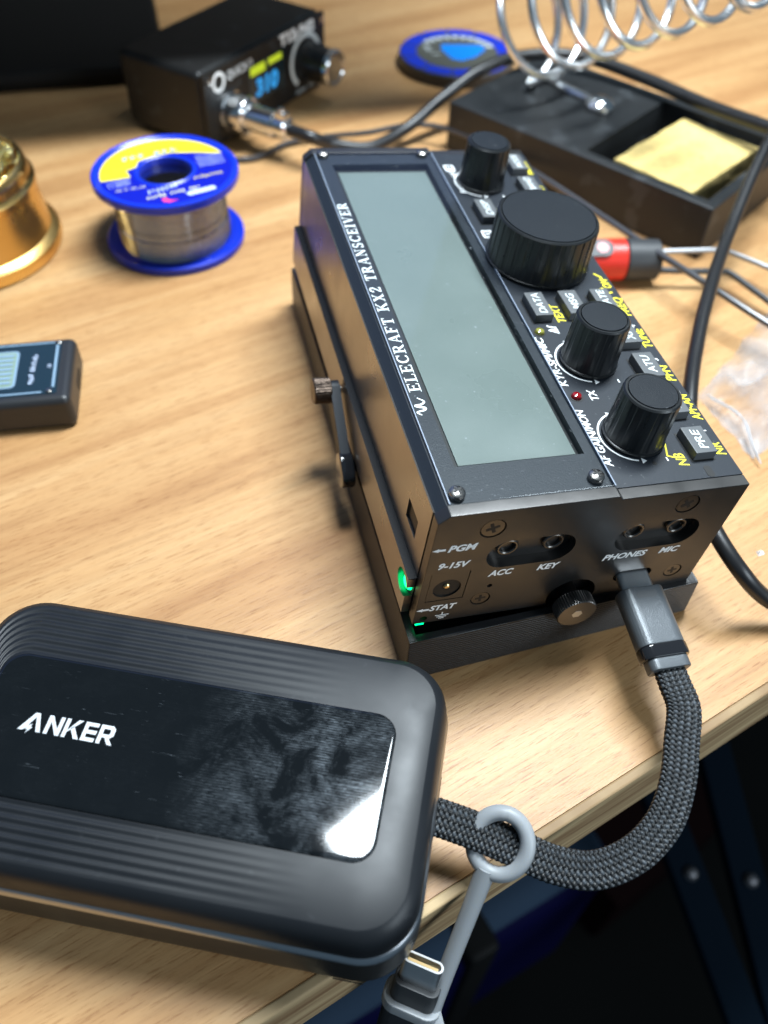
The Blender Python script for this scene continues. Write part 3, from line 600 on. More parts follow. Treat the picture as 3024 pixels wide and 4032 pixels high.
skin([inset(.3, 15.3), inset(.02, 15.5), inset(.1, 16.1), inset(.55, 17.0), inset(1.0, 17.35), inset(1.5, 17.4)], 'polished_rim', mat('bank_rim_polished', (.45, .47, .5), .3, metal=1), bank, ang=60)
pl = loop(PX0, PY0, PX1, PY1, 4.6)
ol = inset(3.2, 0)
rings = [inset(1.2, 16.6), inset(.75, 17.6), inset(.62, 18.2), inset(.72, 20.6), inset(1.1, 23), inset(1.9, 24.7), inset(3.2, 25.5)]
for j in range(1, 57):
    t = j / 56; ring_ = []
    for (ox, oy, _), (px, py) in zip(ol, pl):
        x, y = ox + (px - ox) * t, oy + (py - oy) * t
        fade = min(1, max(0, (-x - 22) / 45)) ** 1.3; 
        rp = .5 - .5 * math.cos(2 * math.pi * 6 * max(0, t - .06) / .94)
        z = 25.5 + .8 * (1 - (1 - t) ** 2.4) - .3 * fade * rp * (1 if t > .06 else 0)
        ring_.append((x, y, z))
    rings.append(ring_)
skin(rings, 'upper_shell', M['bank'], bank, ang=60)
skin([[(x, y, 25.8) for x, y in pl], [(x, y, 26.45) for x, y in loop(PX0 + .15, PY0 + .15, PX1 - .15, PY1 - .15, 4.45)], [(x, y, 26.6) for x, y in loop(PX0 + .6, PY0 + .6, PX1 - .6, PY1 - .6, 4.1)], [(x, y, 26.62) for x, y in loop(PX0 + 1.1, PY0 + 1.1, PX1 - 1.1, PY1 - 1.1, 3.7)]], 'glossy_top', M['bankglass'], bank, cap1=True, ang=6)
# logo letters, drawn as strokes with the tail and bolt on the first letter
def stroke_word(parent, m, h, mt):
    b = MB(); W = .2
    def poly(pts): b.add([(x * h, y * h, 0) for x, y in pts] , [tuple(range(len(pts)))], m)
    poly([(.36, 1), (.60, 1), (.98, 0), (.74, 0), (.70, .12), (.48, .78), (.30, .42), (.24, .16), (.02, -.0), (-.22, 0.0)])      # A left tail + right leg
    poly([(.30, .30), (.44, .40), (.40, .22), (.50, .22), (.24, -.16), (.30, .08), (.18, .04)])                                # bolt
    x = 1.12
    poly([(x, 0), (x + W, 0), (x + W, 1), (x, 1)]); poly([(x + W, 1), (x + W, .68), (x + .62, 0), (x + .62, .34)]); poly([(x + .62, 0), (x + .82, 0), (x + .82, 1), (x + .62, 1)])
    x = 2.06
    poly([(x, 0), (x + W, 0), (x + W, 1), (x, 1)]); poly([(x + W, .38), (x + .60, 1), (x + .86, 1), (x + W, .08 + .2)]); poly([(x + .34, .5), (x + .48, .66), (x + .92, 0), (x + .66, 0)])
    x = 3.06
    poly([(x, 0), (x + W, 0), (x + W, 1), (x, 1)])
    for y0 in (0, .4, .8): poly([(x + W, y0), (x + .7, y0), (x + .7, y0 + .2), (x + W, y0 + .2)])
    x = 3.88
    poly([(x, 0), (x + W, 0), (x + W, 1), (x, 1)]); poly([(x + W, .8), (x + .52, .8), (x + .56, .74), (x + .56, .58), (x + .52, .52), (x + W, .52), (x + W, .34), (x + .62, .34), (x + .78, .5), (x + .78, .84), (x + .62, 1), (x + W, 1)]); poly([(x + .36, .335), (x + .58, .335), (x + .84, 0), (x + .6, 0)])
    return b.build('logo', mt, parent, 0)
stroke_word(bank, frame((-82.4, -32.0, 26.67), (1, .0, 0), (0, 1, 0)), 3.9, M['logo'])
MB().box(-2.2, -31.2, 10.4, .06, -21.4, 16.2, .5).build('cable_outlet', M['bankside'], bank)
MB().prism(rrect(-15, 2.2, -9, 3.2, .45), BW, BW + .06, frame((0, 0, 0), (1, 0, 0), (0, 0, 1))).build('side_mark', M['edge'], bank, 0)

# ================================================================== braided USB cable
usb = thing('usb_cable', 'flat black braided USB cable plugged into the radio', 'cable')
def rp_(x, y, z): return RM @ Vector((x, y, z + 55.532))
a0 = rp_(53.4, .5, -30.2); a1 = rp_(53.1, -25, -34.2)
pd = (a1 - a0).normalized(); px_ = (RM @ Vector((1, 0, 0))); px_ = (px_ - pd * px_.dot(pd)).normalized(); pz_ = px_.cross(pd) * -1
if pz_.z < 0: pz_ = -pz_
PMx = Matrix((px_, pz_, px_.cross(pz_))).transposed().to_4x4()
PMx.translation = a0
dirs = 1 if (PMx.to_3x3() @ Vector((0, 0, 1))).dot(pd) > 0 else -1
def pprism(w2, t2, r, d0, d1, bev=0, name=None):
    return MB().prism(rrect(-w2, -t2, w2, t2, r), d0 * dirs, d1 * dirs, PMx, bev)
body = pprism(5.7, 3.1, 2.6, 5.0, 19.2, .35).build('plug_body', M['plug'], usb)
pprism(4.2, 1.35, 1.3, -1, 5.3).build('plug_shell', M['steel'], usb)
pprism(5.85, 3.25, 2.7, 19.1, 22.2, .45).build('plug_ring', M['plugring'], usb)
pprism(5.0, 2.5, 1.8, 22.1, 24.9, .3).build('strain_relief', M['plug'], usb)
gr = MB().prism(rrect(-2.6, 6.3, 2.6, 8.0, .8), 3.06, 3.12, PMx @ Matrix(((1, 0, 0, 0), (0, 0, 1, 0), (0, dirs, 0, 0), (0, 0, 0, 1)))).build('grip_mark', M['button'], body, 0)
path = spline([a0 + pd * 23.5, a0 + pd * 28, (54.4, -33, 14.6), (50.8, -39.8, 13.5), (46.6, -47.1, 12.2), (40.9, -53.6, 10.5), (32.9, -57.7, 9), (24.1, -58.5, 8), (16.7, -55.8, 8.4), (10.1, -51.6, 10), (3.5, -47.3, 11.6), (-3.5, -43.2, 13), (-8, -40.6, 13.2)], 40)
def braid(path, hw, ht):
    P = [Vector(p) for p in path]; S = [0]
    for k in range(1, len(P)): S.append(S[-1] + (P[k] - P[k - 1]).length)
    step = .17; ns = int(S[-1] / step); pts = []; k = 0
    for i in range(ns + 1):
        s = i * step
        while k < len(S) - 2 and S[k + 1] < s: k += 1
        t = (s - S[k]) / max(1e-6, S[k + 1] - S[k]); pts.append(P[k].lerp(P[k + 1], t))
    # cross section : flat stadium
    sec = []; per = 0; n = 148
    prev = None; dense = []
    for i in range(2000):
        a = 2 * math.pi * i / 2000; c, s_ = math.cos(a), math.sin(a)
        q = (hw * math.copysign(abs(c) ** .55, c), ht * math.copysign(abs(s_) ** .5, s_))
        if prev: per += math.dist(prev, q)
        dense.append((per, q)); prev = q
    per += math.dist(prev, dense[0][1]); j = 0
    for i in range(n):
        tgt = per * i / n
        while j < len(dense) - 1 and dense[j + 1][0] < tgt: j += 1
        sec.append((tgt, dense[j][1]))
    v = []; f = []; col = []
    cells = 12; pitch = per / cells          # diamonds round the cable
    for i, p in enumerate(pts):
        t = (pts[min(i + 3, ns)] - pts[max(i - 3, 0)]).normalized(); u = i / ns
        up0 = pz_.lerp(Vector((-.15, -.25, 1)), min(1, u * 5)).lerp(Vector((-.05, -.3, 1)), max(0, (u - .7) / .3))
        side = t.cross(up0).normalized(); up = side.cross(t)
        for d, (x, y) in sec:
            aa = (i * step) / (pitch * .82) + d / pitch; bb = (i * step) / (pitch * .82) - d / pitch
            fa, fb = aa % 1, bb % 1; ia, ib = math.floor(aa), math.floor(bb)
            over = (ia + ib) % 2 == 0
            l_, c_ = (fa, fb) if over else (fb, fa)
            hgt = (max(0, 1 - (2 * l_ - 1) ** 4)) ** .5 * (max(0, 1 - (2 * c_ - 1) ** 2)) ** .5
            tw = .5 + .5 * math.sin((l_ * 1.2 + c_ * 2.6) * 2 * math.pi)
            h = .5 * hgt + .015 * tw * hgt - .24
            nx, ny = x / (hw * hw), y / (ht * ht); q = math.hypot(nx, ny); nx /= q; ny /= q
            v.append(p + side * (x + nx * h) + up * (y + ny * h))
            rnd = random.Random(ia * 131 + ib * 17).random()
            col.append((.006 if over else .06) * (.6 + .8 * rnd) * (.08 + .92 * hgt ** 1.6))  # yarn tone, with the shade in the gaps between stitches put into the colour
    n = len(sec)
    for i in range(ns):
        f += [(i * n + k, i * n + (k + 1) % n, (i + 1) * n + (k + 1) % n, (i + 1) * n + k) for k in range(n)]
    b = MB(); b.v = [tuple(q) for q in v]; b.f = f
    return b, col
bb_, col_ = braid(path, 3.55, 1.2)
M['braid'] = mat('nylon_braid', (.03, .035, .04), .4, spec=.35)
br = bb_.build('braided_sleeve', M['braid'], usb, 0); br.data.shade_smooth()
ca = br.data.color_attributes.new('yarn_and_gap_shade', 'FLOAT_COLOR', 'POINT')
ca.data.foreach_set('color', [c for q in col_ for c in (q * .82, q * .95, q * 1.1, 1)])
nt = M['braid'].node_tree; an = nt.nodes.new('ShaderNodeVertexColor'); an.layer_name = 'yarn_and_gap_shade'; nt.links.new(an.outputs[0], nt.nodes['Principled BSDF'].inputs['Base Color'])

# ================================================================== adapter on its silicone tether
ad = thing('usb_adapter', 'grey silicone tether ringed on the cable with small metal adapter hanging', 'adapter')
rc = Vector((6.6, -50.0, 11.2)); rt = Vector((.83, -.52, -.12)).normalized()    # ring centre and cable direction
e1 = Vector((.42, .62, .55)).normalized(); e2 = Vector((.74, -.62, .0)); e2 = (e2 - e1 * e2.dot(e1)).normalized()
MB().tube([rc + e1 * 6.0 * math.cos(2 * math.pi * k / 48) + e2 * 5.4 * math.sin(2 * math.pi * k / 48) for k in range(48)], 1.6, 16, True).build('tether_ring', M['silic'], ad)
s0 = rc - e1 * 6.2 - e2 * 1.2; s1 = Vector((-11.2, -69.9, -18))
MB().tube(spline([s0 + Vector((.4, .6, .6)), s0.lerp(s1, .3), s0.lerp(s1, .7), s1, s1 + Vector((-.5, -.8, -1.4))], 8), lambda t: 2.1 - .3 * math.sin(math.pi * min(1, t * 1.1)) if t < .97 else 1.7, 16).build('tether_strap', M['silic'], ad)
ax = Vector((.22, .30, .93)).normalized(); ay = Vector((.80, -.55, 0)); ay = (ay - ax * ay.dot(ax)).normalized()
AM = frame(Vector((-16.4, -66, -34)), ay, ax.cross(ay))
AM = Matrix((ay, ax.cross(ay) * -1 if (ay.cross(ax.cross(ay))).dot(ax) < 0 else ax.cross(ay), ax)).transposed().to_4x4(); AM.translation = Vector((-14, -66.4, -14.9))
MB().prism(rrect(-5.8, -3.4, 5.8, 3.4, 2.6), -26, -2.6, AM, .35).build('adapter_body', mat('adapter_graphite', (.06, .062, .07), .3, metal=.7), ad)
MB().prism(rrect(-4.9, -2.6, 4.9, 2.6, 1.9), -2.7, 3.2, AM, .3).build('adapter_nose', M['rubber'], ad)
MB().prism(rrect(-6.3, -3.9, 6.3, 3.9, 3), -5.2, -2.4, AM, .5).build('tether_collar', M['silic'], ad)
MB().tube([AM @ Vector((5, 0, -4)), AM @ Vector((6.6, -2.5, -5)), s1 + Vector((0, 0, .5))], 1.5, 10).build('tether_link', M['silic'], ad)
sh = MB().prism(rrect(-4.15, -1.35, 4.15, 1.35, 1.3), 3.1, 9.4, AM).build('adapter_shell', M['steel'], ad)
cut(sh, [MB().prism(rrect(-3.7, -.9, 3.7, .9, .85), 4.0, 12, AM)])
MB().box(-3.2, -.32, 3.9, 3.2, .32, 8.6, m=AM).build('contact_tongue', M['gold'], ad, 0)
b = MB()
for k in range(5): b.box(-2 + k * .9, -3.46, -24, -1.5 + k * .9, -3.42, -20, m=AM)
b.build('adapter_print', M['btext'], ad, 0)

# ================================================================== solder spool
sp = thing('solder_spool', 'blue spool of solder wire with yellow and blue round label', 'spool', (-36.6, 199.5, 0), R(8))
MB().ring([(6, 0), (6, 2.4), (22.6, 2.4), (25, 3.2), (25.7, 2.6), (25.7, .5), (25.2, 0)], 72).build('bottom_flange', M['bluep'], sp)
MB().ring([(9.6, 23), (9.6, 27.20), (10.4, 27.70), (11.2, 27.20), (23.6, 27.20), (24.6, 28), (25.7, 28), (26.2, 27.4), (26.2, 25), (25.7, 24.5), (11, 24.2)], 72).build('top_flange', M['bluep'], sp)
MB().ring([(9.6, 2), (9.6, 25), (11, 25), (11, 2)], 48).build('hub', M['blued'], sp)
prof = [(20.3 + .12 * math.sin(z * 9) + (.25 if z < 10 else 0) - (.5 if 12.6 < z < 13.3 else 0), z) for z in [2.4 + .1 * k for k in range(222)]]
MB().lathe(prof, 64).build('solder_winding', M['solder'], sp, 60)
def annulus(r0, r1, a0, a1, z, n=40): 
    b = MB(); v = []
    for k in range(n + 1):
        a = R(a0 + (a1 - a0) * k / n); v += [(r0 * math.cos(a), r0 * math.sin(a), z), (r1 * math.cos(a), r1 * math.sin(a), z)]
    return b.add(v, [(2 * k, 2 * k + 1, 2 * k + 3, 2 * k + 2) for k in range(n)])
lab = annulus(11.3, 23.5, 0, 360, 27.26, 72).build('label', M['blued'], sp, 0)
def lab_chord(pts, z, mt): MB().add([(x, y, z) for x, y in pts], [tuple(range(len(pts)))]).build('label_print', mt, lab, 0)
arcp = [(23.0 * math.cos(R(a)), 23.0 * math.sin(R(a))) for a in range(14, 186, 6)]
lab_chord(arcp + [(-12.5, -1), (-13.2, 4), (-9, 5.6), (-8, 9.2), (-3, 11.2), (5, 11.9), (12, 9.6)], 27.31, M['yel'])
fine_print(3.2, frame((-13, 11.2, 27.33), (1, .08, 0), (-.08, 1, 0)), M['cyan'], lab, 24.0, 8)
fine_print(3.2, frame((-20.5, 1.2, 27.33), (1, .55, 0), (-.5, 1, 0)), M['orange'], lab, 11.0, 7)
for k in range(5): fine_print(.9, frame((12.2, 5.2 - k * 1.7, 27.28), (1, .04, 0), (0, 1, 0)), M['lwhite'], lab, 9.6, 25)
for k in range(3): fine_print(.9, frame((-21, -3.2 - k * 1.5, 27.28), (1, .05, 0), (0, 1, 0)), M['lwhite'], lab, 8.6, 14)
fine_print(1.6, frame((-19.2, -9.4, 27.28), (1, .0, 0), (0, 1, 0)), M['lcream'], lab, 10.5, 14)
fine_print(2.6, frame((-8.8, -13.9, 27.28), (1, .12, 0), (0, 1, 0)), M['lwhite'], lab, 11.0, 7)
fine_print(2.2, frame((-10, -18, 27.28), (1, .12, 0), (0, 1, 0)), M['lcream'], lab, 21.0, 15)
fine_print(1.8, frame((8.4, -9.6, 27.28), (1, .1, 0), (0, 1, 0)), M['yel'], lab, 11.0, 8)
MB().prism(rrect(1, -20.4, 11.5, -17.8, .8), 27.30, 27.34, Matrix.Rotation(R(8), 4, 'Z')).build('label_print', M['lwhite'], lab, 0)
lab_chord([(-5.5, -19), (-3.6, -18.6), (-3, -20.4), (0, -21.4), (-3, -22), (-5, -21.2)], 27.30, M['pink'])

# ================================================================== brass tip cleaner
tcn = thing('tip_cleaner', 'gold brass tip cleaner pot with brass wool at left', 'tip cleaner', (-112.5, 210, 0))
MB().lathe([(31, 0), (33.2, .4), (34, 2.4), (33.6, 5), (32, 6.6), (31, 7), (30.6, 9), (29.6, 20), (29.4, 22), (30.1, 22.8), (30.1, 25), (29.2, 26), (28.8, 27), (28.6, 28.6), (28.2, 30.4), (27.6, 31.6), (26.8, 32.1), (26, 31.8), (25.6, 31), (25.4, 18), (0, 18)], 96).build('pot', M['brass'], tcn)
b = MB()
for k in range(380):
    a, r = random.uniform(0, 6.28), 24 * math.sqrt(random.random()); c = Vector((r * math.cos(a), r * math.sin(a), 33 + random.uniform(0, 4.5) - r * r / 130)); q = Vector((random.gauss(0, 1), random.gauss(0, 1), random.gauss(0, .6))).normalized(); e = q.orthogonal().normalized(); rr = random.uniform(1.4, 3.2)
    n0 = random.uniform(0, 6)
    b.tube([c + (q * math.cos(t * .5 + n0) + e * math.sin(t * .5 + n0)) * rr + q.cross(e) * t * .2 for t in range(12)], .28, 4)
wl = b.build('brass_wool', M['wool'], tcn, 60); wl['kind'] = 'stuff'

# ================================================================== small USB meter
mt_ = thing('usb_meter', 'small black meter box with ribbed grey panel at left edge', 'meter', (-75.2, 117, 0), R(-4.5))
MB().box(-46, -15.5, .05, 1.6, 14.5, 11.6, 2.4, seg=4).build('case', M['meter'], mt_)
pn = MB().box(-44, -12.4, 11.5, -2.4, 12.6, 11.75, .1, seg=1).build('face_panel', M['meterp'], mt_, 0)
def bar(x0, y0, x1, y1, z, mt, name, parent): MB().box(x0, y0, z - .06, x1, y1, z).build(name, mt, parent, 0)
bar(-42, 11.2, -4.4, 11.8, 11.86, M['mline'], 'border_line', pn); bar(-42, -11.8, -6.6, -11.2, 11.86, M['mline'], 'border_line', pn); bar(-3.9, -9.6, -3.1, 10.2, 11.86, M['mline'], 'border_line', pn)
sc_p = MB().prism(rrect(-40, -8.6, -14.6, 8.6, 1.6), 11.7, 11.85).build('vent_panel', M['mline'], pn, 0)
MB().prism(rrect(-40, -7.9, -15.4, 7.9, 1.2), 11.72, 11.9).build('vent_field', M['mgreen'], sc_p, 0)
for k in range(7): bar(-39.5, -6.9 + k * 2.1, -16, -5.8 + k * 2.1, 12.1, M['mline'], 'vent_rib', sc_p)
fine_print(1.5, frame((-9.8, -7.6, 11.8), (.06, 1, 0), (-1, .06, 0)), M['lwhite'], pn, 14.0, 12)
fine_print(1.6, frame((-4.8, -1.4, 11.8), (.06, 1, 0), (-1, .06, 0)), M['lwhite'], pn, 2.6, 3)
for sx, sy in ((-3.4, 11.4), (-4.6, -11.2)): MB().lathe([(1, 0), (1, .3), (.6, .6), (0, .65)], 16, Matrix.Translation((sx, sy, 11.7))).build('screw', M['screwm'], mt_)
MB().prism(rrect(-2.4, 2.6, 5.6, 6.6, 1.6), 1.62, 1.7, frame((0, 0, 0), (0, 1, 0), (0, 0, 1))).build('port', M['dark'], mt_, 0)

# ================================================================== soldering station
st = thing('soldering_station', 'black soldering station with lit display and control knob', 'soldering station', (-17, 261, 0), math.atan2(.69, .724))
MB().box(0, .9, 2, 86.5, 46, 33.6, 3, seg=4).build('case', M['stn'], st)
MB().box(.4, -.9, 2.3, 86.1, .85, 33.3, .5).build('front_panel', M['stn'], st)
for fx in (8, 78):
    for fy in (7, 40): MB().lathe([(4, 0), (4, 2.1)], 16, Matrix.Translation((fx, fy, 0))).build('foot', M['rubber'], st)
def sf(x, z, d=.9): return frame((x, -d, z), (1, 0, 0), (0, 0, 1))
lettering('QUICKO', 3.3, sf(15.4, 26.6), M['white'], st, bold=.06, shear=.1, width=17)
MB().ring([(2.7, .02), (2.7, .1), (4, .1), (4, .02)], 32, sf(9.8, 27.6)).build('logo_mark', M['white'], st, 0)
lettering('T12-942', 4.1, sf(52, 28.2), M['white'], st, bold=.06, width=26)
fine_print(1.8, sf(62, 4.2), M['btext'], st, 14.0, 7)
ds_ = MB().box(29, -1.05, 11, 54, -.88, 27, .1, seg=1).build('display', M['meterp'], st, 0)
MB().box(30.2, -1.12, 22.6, 40.5, -1.06, 26.2).box(43, -1.12, 23.6, 52.4, -1.06, 26.2).build('status_line', M['oledy'], ds_, 0)
lettering('310', 6.4, sf(33, 13.6, 1.08), M['oledb'], ds_, bold=.05, shear=.1, width=16)
kb = MB().lathe([(8.4, 0), (8.4, 3), (7.7, 9), (7.4, 14.4)], 48, sf(70.5, 16.8)).build('knob', M['knob'], st)
MB().lathe([(7.4, 14.2), (7.8, 14.4), (7.8, 16.6), (7.2, 17.2), (6.2, 17.2), (5.8, 16.8), (0, 16.8)], 48, sf(70.5, 16.8)).build('knob_rim', M['chrome'], kb)
annb = MB(); 
for k in range(30):
    a, e = R(-50 + 280 * k / 30), R(-50 + 280 * (k + 1) / 30)
    annb.add([(9.8 * math.cos(a), 9.8 * math.sin(a), .06), (12 * math.cos(a), 12 * math.sin(a), .06), (12 * math.cos(e), 12 * math.sin(e), .06), (9.8 * math.cos(e), 9.8 * math.sin(e), .06)], [(0, 1, 2, 3)], sf(70.5, 16.8))
annb.build('dial_ring', M['btext'], st, 0)
MB().lathe([(8.2, 0), (8.2, 1.4), (6.5, 1.8), (6.5, 3)], 32, sf(15.5, 14)).build('socket', M['chrome'], st)
for sx in (3.5, 83): MB().lathe([(1.6, 0), (1.6, .7), (0, 1)], 16, sf(sx, 30)).build('screw', M['screwm'], st)
# handle cable with metal connector
sm = Matrix.Translation(Vector((-17, 261, 0))) @ Matrix.Rotation(math.atan2(.69, .724), 4, 'Z')
cn = sm @ sf(15.5, 14)
c1 = thing('iron_cable', 'black soldering iron cable with nickel connector arching behind the radio', 'cable')
MB().lathe([(6.6, 2.4), (7.6, 2.6), (8, 3.2), (8, 9.5), (7.4, 10.2), (6, 10.6), (5.4, 11), (5.4, 24), (4.6, 25), (4.6, 30), (3.2, 31), (2.4, 31.2)], 40, cn, rad=lambda r, z, a: r - (.35 if 7.9 < r and math.cos(20 * a) < 0 else 0)).build('connector', M['chrome'], c1, 35)
MB().box(-2, 3.5, 24.6, 2, 6.6, 30.2, .6, m=cn).lathe([(1.5, 0), (1.5, 1.4), (0, 1.8)], 12, cn @ Matrix.Translation((0, 6.4, 27.4)) @ Matrix.Rotation(R(-90), 4, 'X')).build('cable_clamp', M['chrome'], c1)
ce = cn @ Vector((0, 0, 30)); cd2 = cn @ Vector((0, 0, 42))
MB().tube(spline([ce, cd2, (33, 243, 9), (50, 243, 6), (69, 253, 8), (86, 260, 16), (105, 266, 24), (126, 270, 27), (150, 262, 28), (170, 238, 27), (185, 208, 27), (205, 165, 30), (240, 120, 26)], 14), 2.6, 14).build('sheath', M['cable'], c1)
# thin lead
c2 = thing('thin_lead', 'thin dark grey lead crossing behind the radio towards the right edge', 'cable')
MB().tube(spline([(-28, 262, 1.4), (-2, 252, 1.4), (18, 262, 2), (34, 262, 3), (52, 256, 6), (72, 255, 8), (88, 243, 9), (106, 207, 10), (120, 163, 12), (128, 137, 13), (136, 114, 13.6), (149, 86, 12), (175, 40, 8), (200, 10, 3)], 14), 1.15, 10).build('sheath', mat('lead_grey', (.05, .05, .055), .28, spec=.7), c2)
# thick coax
c3 = thing('coaxial_cable', 'thick black cable curving down behind the radio at right', 'cable')
MB().tube(spline([(215, 190, 64), (172, 150, 42), (142, 116, 30), (117, 84, 29.5), (103.5, 64.5, 28.5), (93, 47.5, 28), (83, 26, 24), (81, 10, 21.5), (83.5, -3.2, 17.5), (92, -8.6, 9), (104, -14, 4), (125, -25, 2.6)], 16), 2.1, 16).build('sheath', M['cable'], c3)

# ================================================================== solder wick card
wc = thing('wick_case', 'round blue solder wick case lying flat near the coil holder', 'wick case', (116, 331, 0), R(-14))
MB().lathe([(29, 0), (29.6, .6), (29.6, 5.4), (29, 6), (0, 6)], 64).build('case', mat('case_grey_edge', (.05, .055, .06), .4), wc)
for k in range(11):
    annulus(20.8, 28.6, k * 32.7 + 1.2, k * 32.7 + 31.5, 6.08, 10).build('rim_segment', M['bluep'], wc, 0)
annulus(1, 20.6, 0, 360, 6.05, 48).build('centre_card', M['wick'], wc, 0)
for k in range(10):
    a = R(25 + k * 13); t = Vector((math.cos(a), math.sin(a), 0)); n = Vector((-t.y, t.x, 0))
    MB().add([t * 20.4 + n * 2.2 + Vector((0, 0, 6.12)), t * 20.4 - n * 2.2 + Vector((0, 0, 6.12)), t * 15.5 + Vector((0, 0, 6.12))], [(0, 1, 2)]).build('saw_tooth_print', M['btext'], wc, 0)
fine_print(4.2, frame((-17.6, 5.4, 6.1), (.45, -.9, 0), (.9, .45, 0)), M['btext'], wc, 13.0, 5)
MB().add([(x, y, 6.12) for x, y in [(-7.5, 9), (13, 9), (15, 4), (9, -6), (2, -11), (-3, -9), (-8, 3)]], [tuple(range(7))]).build('window_print', M['sky_blue'], wc, 0)

# ================================================================== soldering iron stand
AA = R(-56)
ih = thing('iron_stand', 'black soldering iron stand with steel coil and sponge well', 'iron stand', (85, 246.5, 0), AA)
# local x along the long side (127), local y across (67)
def stand_base():
    b = MB(); o = [(0, 0), (124, 0), (124, 71), (0, 71)]; i = [(66, 4.5), (119.5, 4.5), (119.5, 66), (66, 66)]
    v = [(x, y, .05) for x, y in o] + [(x, y, 21) for x, y in o] + [(x, y, 21) for x, y in i] + [(x, y, 8) for x, y in [(67.5, 6), (118, 6), (118, 64.5), (67.5, 64.5)]]
    f = [(3, 2, 1, 0)] + [(k, (k + 1) % 4, 4 + (k + 1) % 4, 4 + k) for k in range(4)] + [(4 + k, 4 + (k + 1) % 4, 8 + (k + 1) % 4, 8 + k) for k in range(4)] + [(8 + k, 8 + (k + 1) % 4, 12 + (k + 1) % 4, 12 + k) for k in range(4)] + [(12, 13, 14, 15)]
    bb = bmesh.new(); vv = [bb.verts.new(p) for p in v]
    for q in f: bb.faces.new([vv[t] for t in q])
    bmesh.ops.recalc_face_normals(bb, faces=bb.faces[:]); bb.verts.index_update()
    ed = [e for e in bb.edges if max(e.verts[0].index, e.verts[1].index) < 8]
    bmesh.ops.bevel(bb, geom=ed, offset=.8, segments=3, profile=.5, affect='EDGES')
    return MB().bm(bb)
stand_base().build('base', M['stand'], ih, 30)
ihm = Matrix.Translation(Vector((85, 246.5, 0))) @ Matrix.Rotation(AA, 4, 'Z'); ihi = ihm.inverted()
ca_ = Vector((.46, -.76, .46)).normalized(); b0 = Vector((121, 247, 25.5)); upv = Vector((0, 0, 1)); upv = (upv - ca_ * upv.dot(ca_)).normalized(); sdv = ca_.cross(upv)
hel = []
for k in range(0, 10 * 40 + 1):
    t = k / 40; rr = 22.5 - 1.35 * t; a = 2 * math.pi * t + math.pi
    c = b0 + upv * (22.5 - .5 * t) + ca_ * (14.5 * t)
    hel.append(ihi @ (c + upv * rr * math.cos(a) + sdv * rr * math.sin(a)))
foot = [ihi @ Vector(p) for p in ((145.5, 228, 22.4), (139, 242, 22.3), (132.5, 257, 22.3), (128, 259, 23.2), (123.5, 251, 24.6))]
MB().tube(spline(foot, 8) + hel, 1.75, 10).build('coil', mat('coil_bright_steel', (.82, .82, .82), .27, metal=1), ih)
cl = ihi @ Vector((145.5, 227.5, 21))
MB().lathe([(5.6, 0), (6.2, .6), (6, 2), (4.6, 3.6), (2.4, 4.6), (0, 4.9)], 28, Matrix.Translation(cl)).build('clamp_nut', M['chrome'], ih)
MB().tube(spline([ihi @ Vector(p) for p in ((133.5, 254, 22), (137.5, 243, 22.1), (143.5, 232, 22.1), (148, 224.5, 22.1), (147, 221, 22.1))], 6), .9, 8).build('clamp_wire', M['chrome'], ih)
# sponge
spg = thing('sponge', 'pale yellow cellulose sponge in the iron stand well', 'sponge', (167, 187.5, 0), R(-59))
b2 = bmesh.new(); bmesh.ops.create_cube(b2, size=1)
for v in b2.verts: v.co = Vector((v.co.x * 35, v.co.y * 51, 14 + v.co.z * 10))
bmesh.ops.subdivide_edges(b2, edges=b2.edges[:], cuts=14, use_grid_fill=True)
from mathutils import noise as NZ
for v in b2.verts: 
    n_ = NZ.noise_vector(v.co * .2) * .45 + NZ.noise_vector(v.co * .8) * .3
    v.co += Vector((n_.x, n_.y, n_.z * .8))
    if v.co.z < 8.6: v.co.z = 8.3
MB().bm(b2).build('sponge_block', M['sponge'], spg, 60)

# ================================================================== red handled tool
tl = thing('pick_tool', 'red handled tool with black collar and two bent prongs', 'hand tool', (118.5, 139.5, 7.8), R(-12))
def cyl_x(b, x0, x1, r0, r1, n=28): 
    return b.lathe([(r0 * .9, x0), (r0, x0 + .6), (r1, x1 - .6), (r1 * .92, x1)], n, frame((0, 0, 0), (0, 1, 0), (0, 0, 1)))
hd = cyl_x(MB(), -58, 1.6, 6.6, 7.4).build('handle', M['red'], tl)
MB().prism(rrect(-22, -3.4, -4, 3.4, 3.3), 6.9, 7.35, frame((0, 0, 0), (1, 0, 0), (0, .55, .83)) @ Matrix.Rotation(R(-33), 4, 'X')).build('thumb_patch', M['rubber'], hd)
MB().prism(circ(-8, 0, 2.2), 7.0, 7.6, frame((0, 0, 0), (1, 0, 0), (0, .55, .83)) @ Matrix.Rotation(R(-33), 4, 'X')).build('thumb_dot', M['redd'], hd)
cyl_x(MB(), 1.4, 14.0, 7.5, 7.2).build('collar', M['rubber'], tl)
MB().tube(spline([(12, 4.6, 0), (24, 5, .3), (37, 5.2, .6), (41, 4.4, .6), (52, -6, 1), (62, -16, 1)], 8), .95, 10).build('prong', mat('prong_steel', (.4, .4, .41), .42, metal=1), tl)
MB().tube(spline([(12, -5, -1), (24, -5.8, -1), (36, -6.2, -1), (39.5, -7.4, -1), (46, -17, -2), (52, -26, -3)], 8), 1.1, 10).build('prong', M['rubber'], tl)

